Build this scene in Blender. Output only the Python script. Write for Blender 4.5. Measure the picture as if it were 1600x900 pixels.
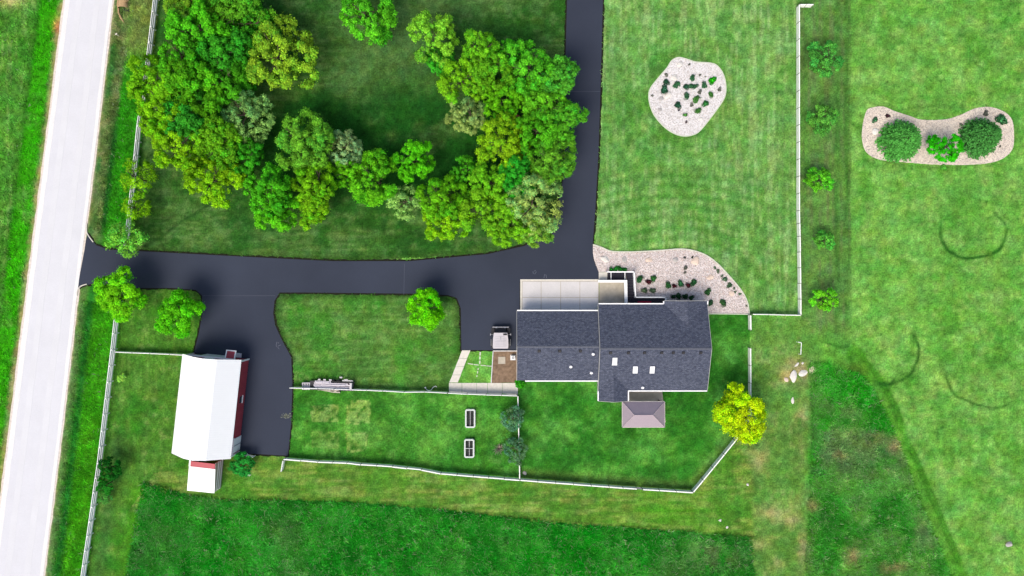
import bpy, bmesh, math, random
import numpy as np
from mathutils import Vector, Matrix
from mathutils.geometry import tessellate_polygon

# ---------------------------------------------------------------- camera, sky, sun, exposure
for o in list(bpy.data.objects): bpy.data.objects.remove(o)
scene = bpy.context.scene
S, H = 0.09, 98.0                       # metres per photo pixel on the ground, flying height
cam_d = bpy.data.cameras.new('camera'); cam_d.sensor_width = 36.0; cam_d.lens = 24.5
cam_d.clip_start = 1.0; cam_d.clip_end = 9000
cam = bpy.data.objects.new('camera', cam_d); scene.collection.objects.link(cam)
cam.location = (0, 0, H); cam.rotation_euler = (0, 0, 0); scene.camera = cam

SUN_EL, SHADOW = math.radians(54), Vector((0.48, 1.0, 0)).normalized()   # where shadows fall on the ground
ray = Vector((SHADOW.x*math.cos(SUN_EL), SHADOW.y*math.cos(SUN_EL), -math.sin(SUN_EL)))
world = bpy.data.worlds.new('World'); scene.world = world; world.use_nodes = True
wn = world.node_tree
sky = wn.nodes.new('ShaderNodeTexSky'); sky.sky_type = 'NISHITA'; sky.sun_disc = False
sky.sun_elevation = SUN_EL
sky.sun_rotation = math.atan2(-ray.x, -ray.y)
sky.air_density = 1.0; sky.dust_density = 4.0; sky.ozone_density = 1.0
wn.links.new(sky.outputs[0], wn.nodes['Background'].inputs[0])
wn.nodes['Background'].inputs[1].default_value = 0.138
sun_d = bpy.data.lights.new('sun', 'SUN'); sun_d.energy = 2.0; sun_d.angle = math.radians(36)
sun_d.color = (1.0, 0.94, 0.84)
sun = bpy.data.objects.new('sun', sun_d); scene.collection.objects.link(sun)
sun.rotation_euler = ray.to_track_quat('-Z', 'Y').to_euler(); sun.location = (0, 0, 60)
vs = scene.view_settings
vs.view_transform = 'Standard'; vs.look = 'None'; vs.gamma = 1.0; vs.use_curve_mapping = False
vs.exposure = 0.38
M = 1.5                                # how bright a level white surface comes out under this light

# ---------------------------------------------------------------- helpers
C = scene.collection
R = random.Random(7)
def lin(c):
    c = np.asarray(c, float)/255.0
    return np.where(c <= 0.04045, c/12.92, ((c+0.055)/1.055)**2.4)
def alb(r, g, b, k=1.0):
    v = np.minimum(lin((r, g, b))*k/M, 0.88); return (float(v[0]), float(v[1]), float(v[2]))
def W(px, py, h=0.0):
    """world point that stands at photo pixel (px, py) when it is h metres above the ground"""
    k = S*(1-h/H); return Vector(((px-800)*k, (450-py)*k, h))
def obj(name, me, mat=None, parent=None, loc=None):
    o = bpy.data.objects.new(name, me); C.objects.link(o)
    if mat is not None and len(me.materials) == 0: me.materials.append(mat)
    if parent: o.parent = parent
    if loc is not None: o.location = loc
    return o
def tag(o, label, cat=None, group=None, kind=None):
    if label: o['label'] = label
    if cat: o['category'] = cat
    if group: o['group'] = group
    if kind: o['kind'] = kind
    return o
def empty(name, loc=(0, 0, 0), rz=0.0):
    o = bpy.data.objects.new(name, None); C.objects.link(o); o.location = loc; o.rotation_euler = (0, 0, rz)
    o.empty_display_size = 0.3; return o
def mesh(name, vs_, fs, mat=None):
    me = bpy.data.meshes.new(name); me.from_pydata([tuple(v) for v in vs_], [], fs); me.update()
    if mat is not None: me.materials.append(mat)
    return me
class MB:
    """collects boxes, prisms and tubes of one part"""
    def __init__(s): s.v = []; s.f = []
    def add(s, v, f):
        n = len(s.v); s.v += [Vector(a) for a in v]; s.f += [[i+n for i in q] for q in f]; return s
    def box(s, c, d, rz=0.0, tilt=None):
        x, y, z = d[0]/2, d[1]/2, d[2]/2
        p = [Vector((a*x, b*y, e*z)) for e in (-1, 1) for b in (-1, 1) for a in (-1, 1)]
        m = Matrix.Rotation(rz, 3, 'Z')
        if tilt: m = m @ Matrix.Rotation(tilt[0], 3, 'X') @ Matrix.Rotation(tilt[1], 3, 'Y')
        return s.add([m @ q + Vector(c) for q in p], [(0,2,3,1),(4,5,7,6),(0,1,5,4),(2,6,7,3),(0,4,6,2),(1,3,7,5)])
    def prism(s, poly, z0, z1):
        n = len(poly)
        if sum(poly[i][0]*poly[(i+1)%n][1]-poly[(i+1)%n][0]*poly[i][1] for i in range(n)) < 0: poly = poly[::-1]
        v = [(p[0], p[1], z0) for p in poly]+[(p[0], p[1], z1) for p in poly]
        tri = tessellate_polygon([[Vector((p[0], p[1], 0)) for p in poly]])
        f = []
        for t in tri:
            a, b, c = (Vector(poly[i]) for i in t)
            t = list(t)
            if (b-a).to_2d().cross((c-a).to_2d()) < 0: t = t[::-1]
            f.append([i+n for i in t]); f.append(t[::-1])
        f += [(i, (i+1) % n, n+(i+1) % n, n+i) for i in range(n)]
        return s.add(v, f)
    def slab(s, poly, t):
        """thick roof plane: 3D polygon and its copy t lower"""
        n = len(poly); v = [Vector(p) for p in poly]+[Vector(p)-Vector((0, 0, t)) for p in poly]
        nz = (v[1]-v[0]).cross(v[2]-v[0]).z
        top = list(range(n)); bot = [i+n for i in range(n)][::-1]
        if nz < 0: top = top[::-1]; bot = bot[::-1]
        return s.add(v, [top, bot]+[(i, i+n, (i+1) % n+n, (i+1) % n) for i in range(n)])
    def tube(s, pts, rad, n=8, cap=True):
        pts = [Vector(p) for p in pts]; rad = rad if hasattr(rad, '__len__') else [rad]*len(pts)
        v = []
        for i, p in enumerate(pts):
            d = (pts[min(i+1, len(pts)-1)]-pts[max(i-1, 0)]).normalized()
            a = d.orthogonal().normalized() if abs(d.z) < 0.99 else Vector((1, 0, 0)); b = d.cross(a).normalized(); a = b.cross(d)
            v += [p+(a*math.cos(2*math.pi*k/n)+b*math.sin(2*math.pi*k/n))*rad[i] for k in range(n)]
        f = [(i*n+k, i*n+(k+1) % n, (i+1)*n+(k+1) % n, (i+1)*n+k) for i in range(len(pts)-1) for k in range(n)]
        if cap: f += [list(range(n))[::-1], [len(v)-n+k for k in range(n)]]
        return s.add(v, f)
    def build(s, name, mat, parent=None, loc=None, smooth=False):
        me = mesh(name, s.v, s.f, mat)
        bm = bmesh.new(); bm.from_mesh(me); bmesh.ops.recalc_face_normals(bm, faces=bm.faces); bm.to_mesh(me); bm.free()
        if smooth:
            for p in me.polygons: p.use_smooth = True
        return obj(name, me, None, parent, loc)
def curve(pts, n=6, closed=True):
    """Catmull-Rom through 2D points"""
    out = []; m = len(pts)
    for i in range(m if closed else m-1):
        g = lambda k: Vector(pts[k % m]) if closed else Vector(pts[min(max(k, 0), m-1)])
        a, b, c, d = g(i-1), g(i), g(i+1), g(i+2)
        for t in np.arange(n)/n:
            out.append(0.5*((2*b)+(c-a)*t+(2*a-5*b+4*c-d)*t*t+(3*b-a-3*c+d)*t**3))
    if not closed: out.append(Vector(pts[-1]))
    return out
def wp(pts, h=0.0): return [W(p[0], p[1], h).to_2d() for p in pts]
def ragged(pts, step, amp, seed):
    r = random.Random(seed); out = []; n = len(pts)
    for i in range(n):
        a, b = Vector(pts[i]), Vector(pts[(i+1) % n]); L = (b-a).length; k = max(1, int(L/step))
        nn = Vector((-(b-a).y, (b-a).x)).normalized() if L > 1e-6 else Vector((0, 0))
        for j in range(k): out.append(a.lerp(b, j/k)+nn*r.uniform(-amp, amp)*(1 if j else 0.3))
    return out

# ---------------------------------------------------------------- materials
def nt(name):
    m = bpy.data.materials.new(name); m.use_nodes = True; t = m.node_tree; return m, t, t.nodes['Principled BSDF']
def sock(n, *names):
    for k in names:
        if k in n.inputs: return n.inputs[k]
def mat(name, col, rough=0.85, spec=0.3, var=0.12, scale=4.0, bump=0.0, bscale=None, metal=0.0, coord='Object', var2=0.0, scale2=0.4):
    m, t, b = nt(name)
    tc = t.nodes.new('ShaderNodeTexCoord')
    def noise(sc, det=4):
        n = t.nodes.new('ShaderNodeTexNoise'); n.inputs['Scale'].default_value = sc; n.inputs['Detail'].default_value = det
        t.links.new(tc.outputs[coord], n.inputs['Vector']); return n
    rgb = t.nodes.new('ShaderNodeRGB'); rgb.outputs[0].default_value = (*col, 1); out = rgb.outputs[0]
    for v, sc in ((var, scale), (var2, scale2)):
        if v <= 0: continue
        n = noise(sc); mr = t.nodes.new('ShaderNodeMapRange')
        mr.inputs['From Min'].default_value = 0.25; mr.inputs['From Max'].default_value = 0.75
        mr.inputs['To Min'].default_value = 1-v; mr.inputs['To Max'].default_value = 1+v
        t.links.new(n.outputs[0], mr.inputs['Value'])
        mx = t.nodes.new('ShaderNodeVectorMath'); mx.operation = 'SCALE'
        t.links.new(out, mx.inputs[0]); t.links.new(mr.outputs[0], mx.inputs['Scale']); out = mx.outputs[0]
    t.links.new(out, b.inputs['Base Color'])
    b.inputs['Roughness'].default_value = rough; b.inputs['Metallic'].default_value = metal
    sock(b, 'Specular IOR Level', 'Specular').default_value = spec
    if bump > 0:
        n = noise(bscale or scale*3, 3); bp = t.nodes.new('ShaderNodeBump'); bp.inputs['Strength'].default_value = bump
        bp.inputs['Distance'].default_value = 0.05
        t.links.new(n.outputs[0], bp.inputs['Height']); t.links.new(bp.outputs[0], b.inputs['Normal'])
    return m
def attr_mat(name, attr, rough=0.95, nscale=7.0, namt=0.35, nscale2=1.6, namt2=0.15, bump=0.6, translucent=0.0, usecol=False):
    """colour from a point attribute, times fine world noise, optionally times the object's own colour"""
    m, t, b = nt(name)
    at = t.nodes.new('ShaderNodeAttribute'); at.attribute_name = attr; out = at.outputs['Color']
    tc = t.nodes.new('ShaderNodeTexCoord')
    if usecol:
        oi = t.nodes.new('ShaderNodeObjectInfo'); mx = t.nodes.new('ShaderNodeVectorMath'); mx.operation = 'MULTIPLY'
        t.links.new(out, mx.inputs[0]); t.links.new(oi.outputs['Color'], mx.inputs[1]); out = mx.outputs[0]
    for sc, am in ((nscale, namt), (nscale2, namt2)):
        if am <= 0: continue
        n = t.nodes.new('ShaderNodeTexNoise'); n.inputs['Scale'].default_value = sc; n.inputs['Detail'].default_value = 5; n.inputs['Roughness'].default_value = 0.65
        t.links.new(tc.outputs['Object'], n.inputs['Vector'])
        mr = t.nodes.new('ShaderNodeMapRange'); mr.inputs['From Min'].default_value = 0.28; mr.inputs['From Max'].default_value = 0.72
        mr.inputs['To Min'].default_value = 1-am; mr.inputs['To Max'].default_value = 1+am
        t.links.new(n.outputs[0], mr.inputs['Value'])
        mx = t.nodes.new('ShaderNodeVectorMath'); mx.operation = 'SCALE'; t.links.new(out, mx.inputs[0]); t.links.new(mr.outputs[0], mx.inputs['Scale']); out = mx.outputs[0]
    t.links.new(out, b.inputs['Base Color']); b.inputs['Roughness'].default_value = rough
    sock(b, 'Specular IOR Level', 'Specular').default_value = 0.1
    if bump > 0:
        n = t.nodes.new('ShaderNodeTexNoise'); n.inputs['Scale'].default_value = 5.0; n.inputs['Detail'].default_value = 6; n.inputs['Roughness'].default_value = 0.7
        t.links.new(tc.outputs['Object'], n.inputs['Vector'])
        bp = t.nodes.new('ShaderNodeBump'); bp.inputs['Strength'].default_value = bump; bp.inputs['Distance'].default_value = 0.12
        t.links.new(n.outputs[0], bp.inputs['Height']); t.links.new(bp.outputs[0], b.inputs['Normal'])
    if translucent > 0:
        tr = t.nodes.new('ShaderNodeBsdfTranslucent'); t.links.new(out, tr.inputs['Color'])
        mix = t.nodes.new('ShaderNodeMixShader'); mix.inputs[0].default_value = translucent
        t.links.new(b.outputs[0], mix.inputs[1]); t.links.new(tr.outputs[0], mix.inputs[2])
        t.links.new(mix.outputs[0], t.nodes['Material Output'].inputs['Surface'])
    return m
def shingle_mat(name, c1, c2):
    m, t, b = nt(name)
    tc = t.nodes.new('ShaderNodeTexCoord')
    br = t.nodes.new('ShaderNodeTexBrick'); br.offset = 0.37; br.inputs['Scale'].default_value = 1.0
    br.inputs['Brick Width'].default_value = 0.3; br.inputs['Row Height'].default_value = 0.15; br.inputs['Mortar Size'].default_value = 0.012
    br.inputs['Color1'].default_value = (*c1, 1); br.inputs['Color2'].default_value = (*c2, 1)
    br.inputs['Mortar'].default_value = (*[x*0.55 for x in c1], 1); br.inputs['Bias'].default_value = 0.0
    t.links.new(tc.outputs['Object'], br.inputs['Vector'])
    n = t.nodes.new('ShaderNodeTexNoise'); n.inputs['Scale'].default_value = 4.2; n.inputs['Detail'].default_value = 7; n.inputs['Roughness'].default_value = 0.8
    t.links.new(tc.outputs['Object'], n.inputs['Vector'])
    mr = t.nodes.new('ShaderNodeMapRange'); mr.inputs['From Min'].default_value = 0.3; mr.inputs['From Max'].default_value = 0.7
    mr.inputs['To Min'].default_value = 0.5; mr.inputs['To Max'].default_value = 1.6
    t.links.new(n.outputs[0], mr.inputs['Value'])
    mx = t.nodes.new('ShaderNodeVectorMath'); mx.operation = 'SCALE'; t.links.new(br.outputs['Color'], mx.inputs[0]); t.links.new(mr.outputs[0], mx.inputs['Scale'])
    t.links.new(mx.outputs[0], b.inputs['Base Color']); b.inputs['Roughness'].default_value = 0.8
    sock(b, 'Specular IOR Level', 'Specular').default_value = 0.35
    bp = t.nodes.new('ShaderNodeBump'); bp.inputs['Strength'].default_value = 0.35; bp.inputs['Distance'].default_value = 0.02
    t.links.new(br.outputs['Fac'], bp.inputs['Height']); bp.invert = True; t.links.new(bp.outputs[0], b.inputs['Normal'])
    return m
MT = dict(
    gravel_road=mat('pale_limestone_gravel', (0.575, 0.575, 0.60), 0.95, 0.1, 0.04, 7, 0.25, 14, var2=0.035, scale2=0.35),
    road_edge=mat('pale_loose_gravel', (0.68, 0.665, 0.65), 0.95, 0.1, 0.07, 5, 0.4, 12, var2=0.04, scale2=0.6),
    wheel=mat('packed_gravel_track', (0.588, 0.588, 0.607), 0.95, 0.1, 0.03, 6, 0.15, 12, var2=0.04, scale2=0.3),
    shoulder=mat('sandy_road_shoulder', alb(244, 232, 218), 0.95, 0.1, 0.22, 3, 0.3),
    asphalt=mat('sealed_asphalt', alb(65, 71, 86), 0.85, 0.12, 0.07, 9, 0.12, 20, var2=0.24, scale2=0.06),
    seam=mat('asphalt_seam', alb(84, 88, 104), 0.7, 0.3, 0.1, 4),
    soil=mat('dark_soil', alb(42, 44, 32), 1.0, 0.1, 0.4, 3, 0.4),
    concrete=mat('concrete', alb(244, 241, 241), 0.9, 0.2, 0.05, 6, 0.1, var2=0.05, scale2=0.6),
    concrete_b=mat('concrete_warm', alb(238, 234, 232), 0.9, 0.2, 0.05, 6, 0.1, var2=0.05, scale2=0.6),
    old_concrete=mat('weathered_concrete', alb(208, 198, 180), 0.9, 0.2, 0.12, 2, 0.1, var2=0.12, scale2=0.6),
    path=mat('path_concrete', alb(246, 240, 226), 0.9, 0.2, 0.10, 3, 0.1),
    white=mat('white_vinyl', (0.85, 0.85, 0.84), 0.5, 0.4, 0.03, 3),
    fence=mat('white_fence_boards', (0.84, 0.84, 0.80), 0.6, 0.3, 0.06, 2),
    roof=shingle_mat('asphalt_shingles', alb(69, 76, 96), alb(100, 106, 124)),
    ridge=mat('ridge_cap_shingles', alb(104, 108, 120), 0.8, 0.3, 0.25, 6),
    siding=mat('pale_siding', alb(205, 205, 200), 0.7, 0.3, 0.04, 2),
    glass=mat('window_glass', (0.03, 0.04, 0.05), 0.08, 0.6, 0, 1),
    skyglass=mat('white_skylight_dome', alb(238, 240, 250), 0.25, 0.5, 0.02, 1),
    dark=mat('black_metal', (0.012, 0.012, 0.016), 0.5, 0.4, 0.1, 4),
    deck=mat('black_composite_decking', alb(34, 32, 48), 0.65, 0.35, 0.2, 5),
    pvc=mat('white_pipe', (0.8, 0.8, 0.8), 0.5, 0.3, 0.02, 2),
    gazebo=mat('mauve_brown_metal_roof', alb(184, 168, 178), 0.33, 0.55, 0.05, 2),
    gazebo_post=mat('brown_metal_post', alb(80, 66, 60), 0.5, 0.4, 0.1, 3),
    barn_roof=mat('white_ribbed_steel', (0.88, 0.88, 0.88), 0.4, 0.4, 0.01, 1),
    red=mat('red_barn_siding', alb(206, 84, 96), 0.75, 0.25, 0.12, 2, 0.1),
    redroof=mat('red_steel_panel', alb(196, 74, 88), 0.5, 0.35, 0.05, 2),
    beige=mat('beige_boards', alb(205, 196, 180), 0.8, 0.2, 0.1, 3),
    gravel=mat('pink_gravel_base', alb(246, 234, 230), 0.95, 0.1, 0.2, 6, 0.5, 8, var2=0.08, scale2=0.5),
    sandg=mat('cream_gravel_base', alb(252, 248, 246), 0.95, 0.1, 0.07, 6, 0.4, 8, var2=0.05, scale2=0.5),
    tang=mat('tan_gravel_base', alb(250, 236, 218), 0.95, 0.1, 0.14, 5, 0.4, 8, var2=0.12, scale2=0.4),
    edging=mat('pale_bed_edging', alb(228, 234, 210), 0.8, 0.2, 0.1, 2),
    boulder=mat('cream_boulder', alb(250, 244, 234), 0.9, 0.2, 0.14, 3, 0.5, 6),
    boulder_p=mat('pink_boulder', alb(250, 226, 206), 0.9, 0.2, 0.14, 3, 0.5, 6),
    boulder_g=mat('grey_boulder', alb(200, 195, 190), 0.9, 0.2, 0.16, 3, 0.5, 6),
    bark=mat('bark', (0.085, 0.065, 0.048), 0.95, 0.1, 0.3, 5, 0.5),
    twig=mat('grey_twigs', alb(176, 160, 150), 0.95, 0.1, 0.2, 5),
    mulch=mat('brown_mulch', alb(150, 126, 104), 1.0, 0.1, 0.35, 2.5, 0.5, 7, var2=0.2, scale2=0.7),
    rubber=mat('black_rubber', (0.012, 0.012, 0.012), 0.85, 0.2, 0.2, 8),
    steel=mat('grey_steel', (0.35, 0.35, 0.37), 0.4, 0.5, 0.1, 4, metal=0.6),
    vehicle_white=mat('off_white_panel', alb(224, 218, 222), 0.45, 0.4, 0.03, 3),
    plank=mat('pale_lavender_planks', alb(246, 238, 244), 0.8, 0.2, 0.1, 4),
    soilbed=mat('planting_soil', alb(62, 66, 62), 1.0, 0.1, 0.45, 4, 0.4),
    tub=mat('white_plastic_rim', alb(232, 238, 232), 0.5, 0.4, 0.04, 2),
    wood=mat('weathered_tan_wood', alb(206, 172, 128), 0.9, 0.15, 0.2, 3, 0.2),
    straw=mat('spilled_straw', alb(158, 164, 140), 1.0, 0.1, 0.25, 6),
    scuff=mat('pale_tyre_scuff', alb(128, 132, 146), 0.9, 0.1, 0.2, 4),
    redmat=mat('red_door_mat', alb(205, 50, 80), 0.95, 0.1, 0.3, 9),
    terracotta=mat('terracotta', alb(190, 120, 95), 0.85, 0.2, 0.1, 4),
    grass=attr_mat('lawn_grass', 'col', nscale=4.4, namt=0.52, nscale2=1.3, namt2=0.12, bump=0.6),
    tallgrass=attr_mat('tall_grass_blades', 'col', nscale=3, namt=0.0, nscale2=1, namt2=0.0, bump=0, translucent=0.4),
    leaf=attr_mat('tree_leaves', 'tint', nscale=3, namt=0, nscale2=1, namt2=0, bump=0, translucent=0.13, rough=0.75, usecol=True),
    shrubleaf=attr_mat('shrub_leaves', 'tint', nscale=3, namt=0, nscale2=1, namt2=0, bump=0, translucent=0.15, rough=0.75, usecol=True),
)

# ---------------------------------------------------------------- ground colour map (what grows where, with grove shade painted in)
rng = np.random.default_rng(11)
_T = [rng.random((257, 257)) for _ in range(6)]
def vnoise(x, y, k=0):
    t = _T[k]; xi = np.floor(x).astype(int); yi = np.floor(y).astype(int); fx = x-xi; fy = y-yi
    fx = fx*fx*(3-2*fx); fy = fy*fy*(3-2*fy); a = xi % 256; b = yi % 256; a1 = (a+1) % 256; b1 = (b+1) % 256
    return (t[a, b]*(1-fx)+t[a1, b]*fx)*(1-fy)+(t[a, b1]*(1-fx)+t[a1, b1]*fx)*fy
def fbm(x, y, s, k=0, o=4):
    v = 0; a = 1; n = 0
    for i in range(o):
        v = v+a*vnoise(x/s*2**i+17*i, y/s*2**i+31*i, (k+i) % 6); n += a; a *= 0.55
    return v/n
def inside(x, y, poly):
    r = np.zeros(x.shape, bool); n = len(poly)
    for i in range(n):
        x0, y0 = poly[i]; x1, y1 = poly[(i+1) % n]
        if y0 == y1: continue
        c = ((y0 > y) != (y1 > y)) & (x < (x1-x0)*(y-y0)/(y1-y0)+x0); r ^= c
    return r
def segdist(x, y, pts):
    d = np.full(x.shape, 1e9)
    for (x0, y0), (x1, y1) in zip(pts[:-1], pts[1:]):
        L = (x1-x0)**2+(y1-y0)**2; t = np.clip(((x-x0)*(x1-x0)+(y-y0)*(y1-y0))/max(L, 1e-9), 0, 1)
        d = np.minimum(d, np.hypot(x-x0-t*(x1-x0), y-y0-t*(y1-y0)))
    return d
def sm(a, b, v):
    t = np.clip((v-a)/(b-a), 0, 1); return t*t*(3-2*t)
ROAD_L = [(148, -350), (102, 0), (73, 225), (44, 450), (16, 675), (-13, 900), (-60, 1250)]
ROAD_R = [(222, -350), (176, 0), (150, 225), (122, 450), (96, 675), (68, 900), (22, 1250)]
def xat(line, y): return np.interp(y, [p[1] for p in line], [p[0] for p in line])
FENCE_X = [(300, -350), (249, 0), (238, 95), (223, 200), (214, 290), (203, 385), (190, 480), (182, 545), (173, 620), (161, 720), (148, 810), (135, 900), (85, 1250)]
MEADOW = [(224, 754), (250, 762), (300, 775), (360, 783), (450, 782), (560, 786), (700, 798), (800, 811), (900, 820), (1000, 827), (1100, 834), (1172, 839), (1177, 900), (1180, 1250), (130, 1250), (197, 900), (212, 820)]
SEFIELD = [(1266, 566), (1300, 570), (1345, 586), (1368, 615), (1386, 650), (1402, 690), (1430, 765), (1470, 865), (1484, 900), (1620, 1250), (1255, 1250), (1264, 800), (1270, 690)]
DRIVE = [(886, -300), (886, 0), (883, 110), (884, 200), (880, 280), (870, 328), (858, 362), (820, 384), (762, 397), (640, 408), (520, 408), (400, 402), (230, 393), (170, 390), (150, 383), (137, 364), (120, 455), (128, 447), (150, 442), (190, 450), (270, 450), (306, 453), (316, 462), (316, 490), (311, 520), (303, 552),
         (300, 590), (300, 690), (375, 708), (450, 712), (455, 660), (457, 600), (455, 558), (440, 530), (430, 508), (427, 490), (429, 470), (437, 457), (480, 457), (660, 459), (700, 461), (714, 466), (720, 482), (721, 547), (812, 547), (812, 440), (937, 440), (935, 424), (927, 405), (926, 382), (930, 330), (935, 240), (938, 150), (942, 0), (944, -300)]
def colour_map(px, py):
    wx = px+(fbm(px, py, 26, 0, 3)-0.5)*9; wy = py+(fbm(px, py, 26, 3, 3)-0.5)*9
    n_big = fbm(px, py, 150, 1, 4); n_mid = fbm(px, py, 42, 2, 4); n_sm = fbm(px, py, 12, 4, 4); n_f = fbm(px, py, 5, 5, 2)
    sh = fbm(px/9, py, 4.2, 1, 3); sv = fbm(px, py/9, 4.2, 2, 3)
    col = np.zeros(px.shape+(3,))
    def put(m, c): 
        m = np.asarray(m, float)[..., None]; col[:] = col*(1-m)+lin(c)*m
    def mulv(f): col[:] = col*np.asarray(f)[..., None]
    one = np.ones(px.shape)
    put(one, (102, 172, 74))                                     # east paddock
    put(sm(0.40, 0.62, n_mid), (118, 182, 86)); put(sm(0.56, 0.74, n_big)*0.45, (88, 164, 58)); put(sm(0.62, 0.8, n_sm)*0.5, (140, 184, 104))
    fe = xat(FENCE_X, py); rl = xat(ROAD_L, py); rr = xat(ROAD_R, py)
    # lawn between the drive and the long straight fence
    m = inside(px, py, [(930, -350), (1249, -350), (1249, 493), (1171, 491), (930, 390)])
    put(m, (108, 166, 86)); put(m*sm(0.42, 0.66, sv), (138, 184, 114)); put(m*sm(0.55, 0.75, n_mid)*0.7, (86, 154, 66)); put(m*sm(0.6, 0.8, n_sm)*0.45, (140, 180, 112))
    rr_ = np.hypot((px-1055)/1.45, py-470); arc = 0.5+0.5*np.cos(rr_/2.6); put(m*arc*sm(240, 300, py)*sm(1230, 1180, px)*sm(0.25, 0.55, n_mid)*0.75, (78, 146, 60))
    rr2 = np.hypot(px-1073, py-150); put(m*(0.5+0.5*np.cos(rr2/3))*sm(130, 90, rr2)*0.4*sm(0.35, 0.6, n_mid), (72, 148, 50))
    # strip with the row of small trees
    m = sm(1249, 1252, px)*sm(1333, 1326, px)*sm(540, 500, py)
    put(m*0.75, (92, 142, 70)); put(m*sm(0.4, 0.7, sv), (104, 138, 82)); 
    for x0, w, a in ((1308, 5, .75), (1323, 4, .8), (1258, 3, .5), (1236, 3, .35), (1222, 2, .4), (1214, 2, .3)): put(np.exp(-((px-x0)/w)**2)*a*sm(530, 490, py)*sm(0.2, 0.6, sv), (58, 122, 44))
    # paddock swaths
    m = sm(1330, 1340, px); put(m*sm(0.5, 0.8, sh)*0.3, (132, 182, 92)); put(m*sm(0.5, 0.22, sh)*0.25, (76, 152, 50)); put(m*sm(.52, .7, fbm(px, py, 20, 3, 4))*.55, (140, 186, 100)); put(m*sm(.56, .74, fbm(px, py, 33, 0, 4))*.5, (72, 150, 46)); put(m*sm(.62, .78, fbm(px/3, py, 7, 4, 3))*.35, (82, 156, 52))
    # north-west lawn among the trees
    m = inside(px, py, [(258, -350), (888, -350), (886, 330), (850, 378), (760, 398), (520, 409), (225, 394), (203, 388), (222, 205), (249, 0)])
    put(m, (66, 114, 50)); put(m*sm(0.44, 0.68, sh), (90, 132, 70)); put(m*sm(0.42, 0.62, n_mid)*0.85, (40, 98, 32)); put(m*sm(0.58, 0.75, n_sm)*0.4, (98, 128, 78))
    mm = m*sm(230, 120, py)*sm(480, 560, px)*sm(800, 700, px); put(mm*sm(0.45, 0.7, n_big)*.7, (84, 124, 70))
    mm = m*sm(110, 170, py)*sm(330, 280, py)*sm(380, 440, px)*sm(860, 780, px); put(mm*sm(.25, .5, n_mid)*.9, (26, 88, 26))  # tree shade inside the grove, painted into the grass as darker green
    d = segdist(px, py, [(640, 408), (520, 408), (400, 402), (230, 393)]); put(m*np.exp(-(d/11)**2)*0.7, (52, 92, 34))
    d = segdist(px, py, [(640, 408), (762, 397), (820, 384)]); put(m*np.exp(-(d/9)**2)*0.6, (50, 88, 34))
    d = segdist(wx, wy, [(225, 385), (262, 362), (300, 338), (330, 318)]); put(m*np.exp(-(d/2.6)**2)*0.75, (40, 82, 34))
    # west of the road
    dl = rl-px; m = (dl > -6); put(m, (82, 150, 56)); put(m*sm(0.45, 0.7, sv), (112, 164, 82)); put(m*sm(0.55, 0.75, n_mid)*0.8, (60, 142, 40))
    put(m*sm(42, 36, dl)*sm(8, 14, dl)*sm(0.2, 0.5, n_mid+0.1), (58, 166, 14)); put(m*np.exp(-((dl-40)/5)**2)*0.5, (40, 116, 26))
    put(m*sm(12, 2, dl+(n_sm-.5)*14)*.8, (176, 164, 124)); put(m*sm(640, 780, py)*sm(50, 20, dl)*0.55, (132, 140, 72))
    put(m*np.exp(-(((px-16)/22)**2+((py+2)/14)**2))*0.8, (196, 190, 150)); put(np.exp(-(((px-91)/7)**2+((py-42)/13)**2))*1.0, (196, 136, 98))
    # verge between road and rail fence
    dr = px-rr; df = fe-px; m = ((dr > -6) & (df > 0)); put(m, (66, 140, 36)); put(m*sm(0.5, 0.75, sv)*0.5, (92, 160, 58))
    up = sm(420, 340, py); put(m*up*sm(34, 26, dr+(n_sm-.5)*14), (96, 126, 72)); put(m*up*sm(34, 26, dr)*sm(0.45, 0.65, n_sm)*0.8, (128, 138, 98)); put(m*up*np.exp(-((dr-10)/7)**2)*sm(0.4, 0.6, n_mid)*0.9, (58, 120, 56))
    put(m*up*sm(27, 33, dr)*sm(110, 130, py-(n_sm-.5)*30), (52, 148, 26)); put(m*up*np.exp(-((dr-28)/5)**2)*sm(150, 220, py), (36, 108, 40)); put(m*up*sm(20, 40, dr)*sm(105, 60, py), (126, 148, 84))
    lo = 1-up; put(m*lo*sm(20, 12, dr+(n_sm-.5)*10), (96, 136, 78)); put(m*lo*np.exp(-((dr-22)/7)**2), (40, 126, 44)); put(m*lo*sm(25, 32, dr), (62, 152, 24)); put(m*lo*sm(600, 700, py)*sm(0.45, .65, sv)*sm(26, 34, dr)*.7, (84, 168, 34))
    put(m*np.exp(-(df/6)**2)*0.4, (62, 118, 44)); put(m*sm(6, 0, dr+(n_sm-.5)*7)*.8, (206, 204, 176))
    # plots inside the fence, south of the drive
    m = (df < 0) & inside(px, py, [(120, 440), (318, 440), (320, 560), (320, 700), (300, 770), (460, 720), (470, 790), (215, 1250), (40, 1250)])
    put(m, (78, 136, 48)); put(m*sm(0.5, 0.72, sv)*0.7, (102, 152, 66)); put(m*sm(0.55, 0.75, n_mid)*.8, (52, 134, 32)); put(m*sm(0.6, 0.8, n_sm)*.5, (124, 150, 84))
    put(m*np.exp(-((df+18)/12)**2)*sm(640, 700, py)*0.6, (66, 108, 58)); put(m*sm(740, 770, py)*np.exp(-((df+62)/14)**2)*0.8, (66, 146, 22))
    # yard between drive bays
    m = inside(px, py, [(425, 452), (724, 456), (722, 548), (702, 600), (702, 614), (456, 608), (456, 560), (426, 505)])
    put(m, (82, 134, 60)); put(m*sm(0.45, 0.7, sh)*.8, (108, 156, 82)); put(m*sm(0.5, 0.7, n_mid)*.7, (62, 138, 42)); put(m*sm(0.6, 0.8, n_sm)*.4, (118, 146, 88))
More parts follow.
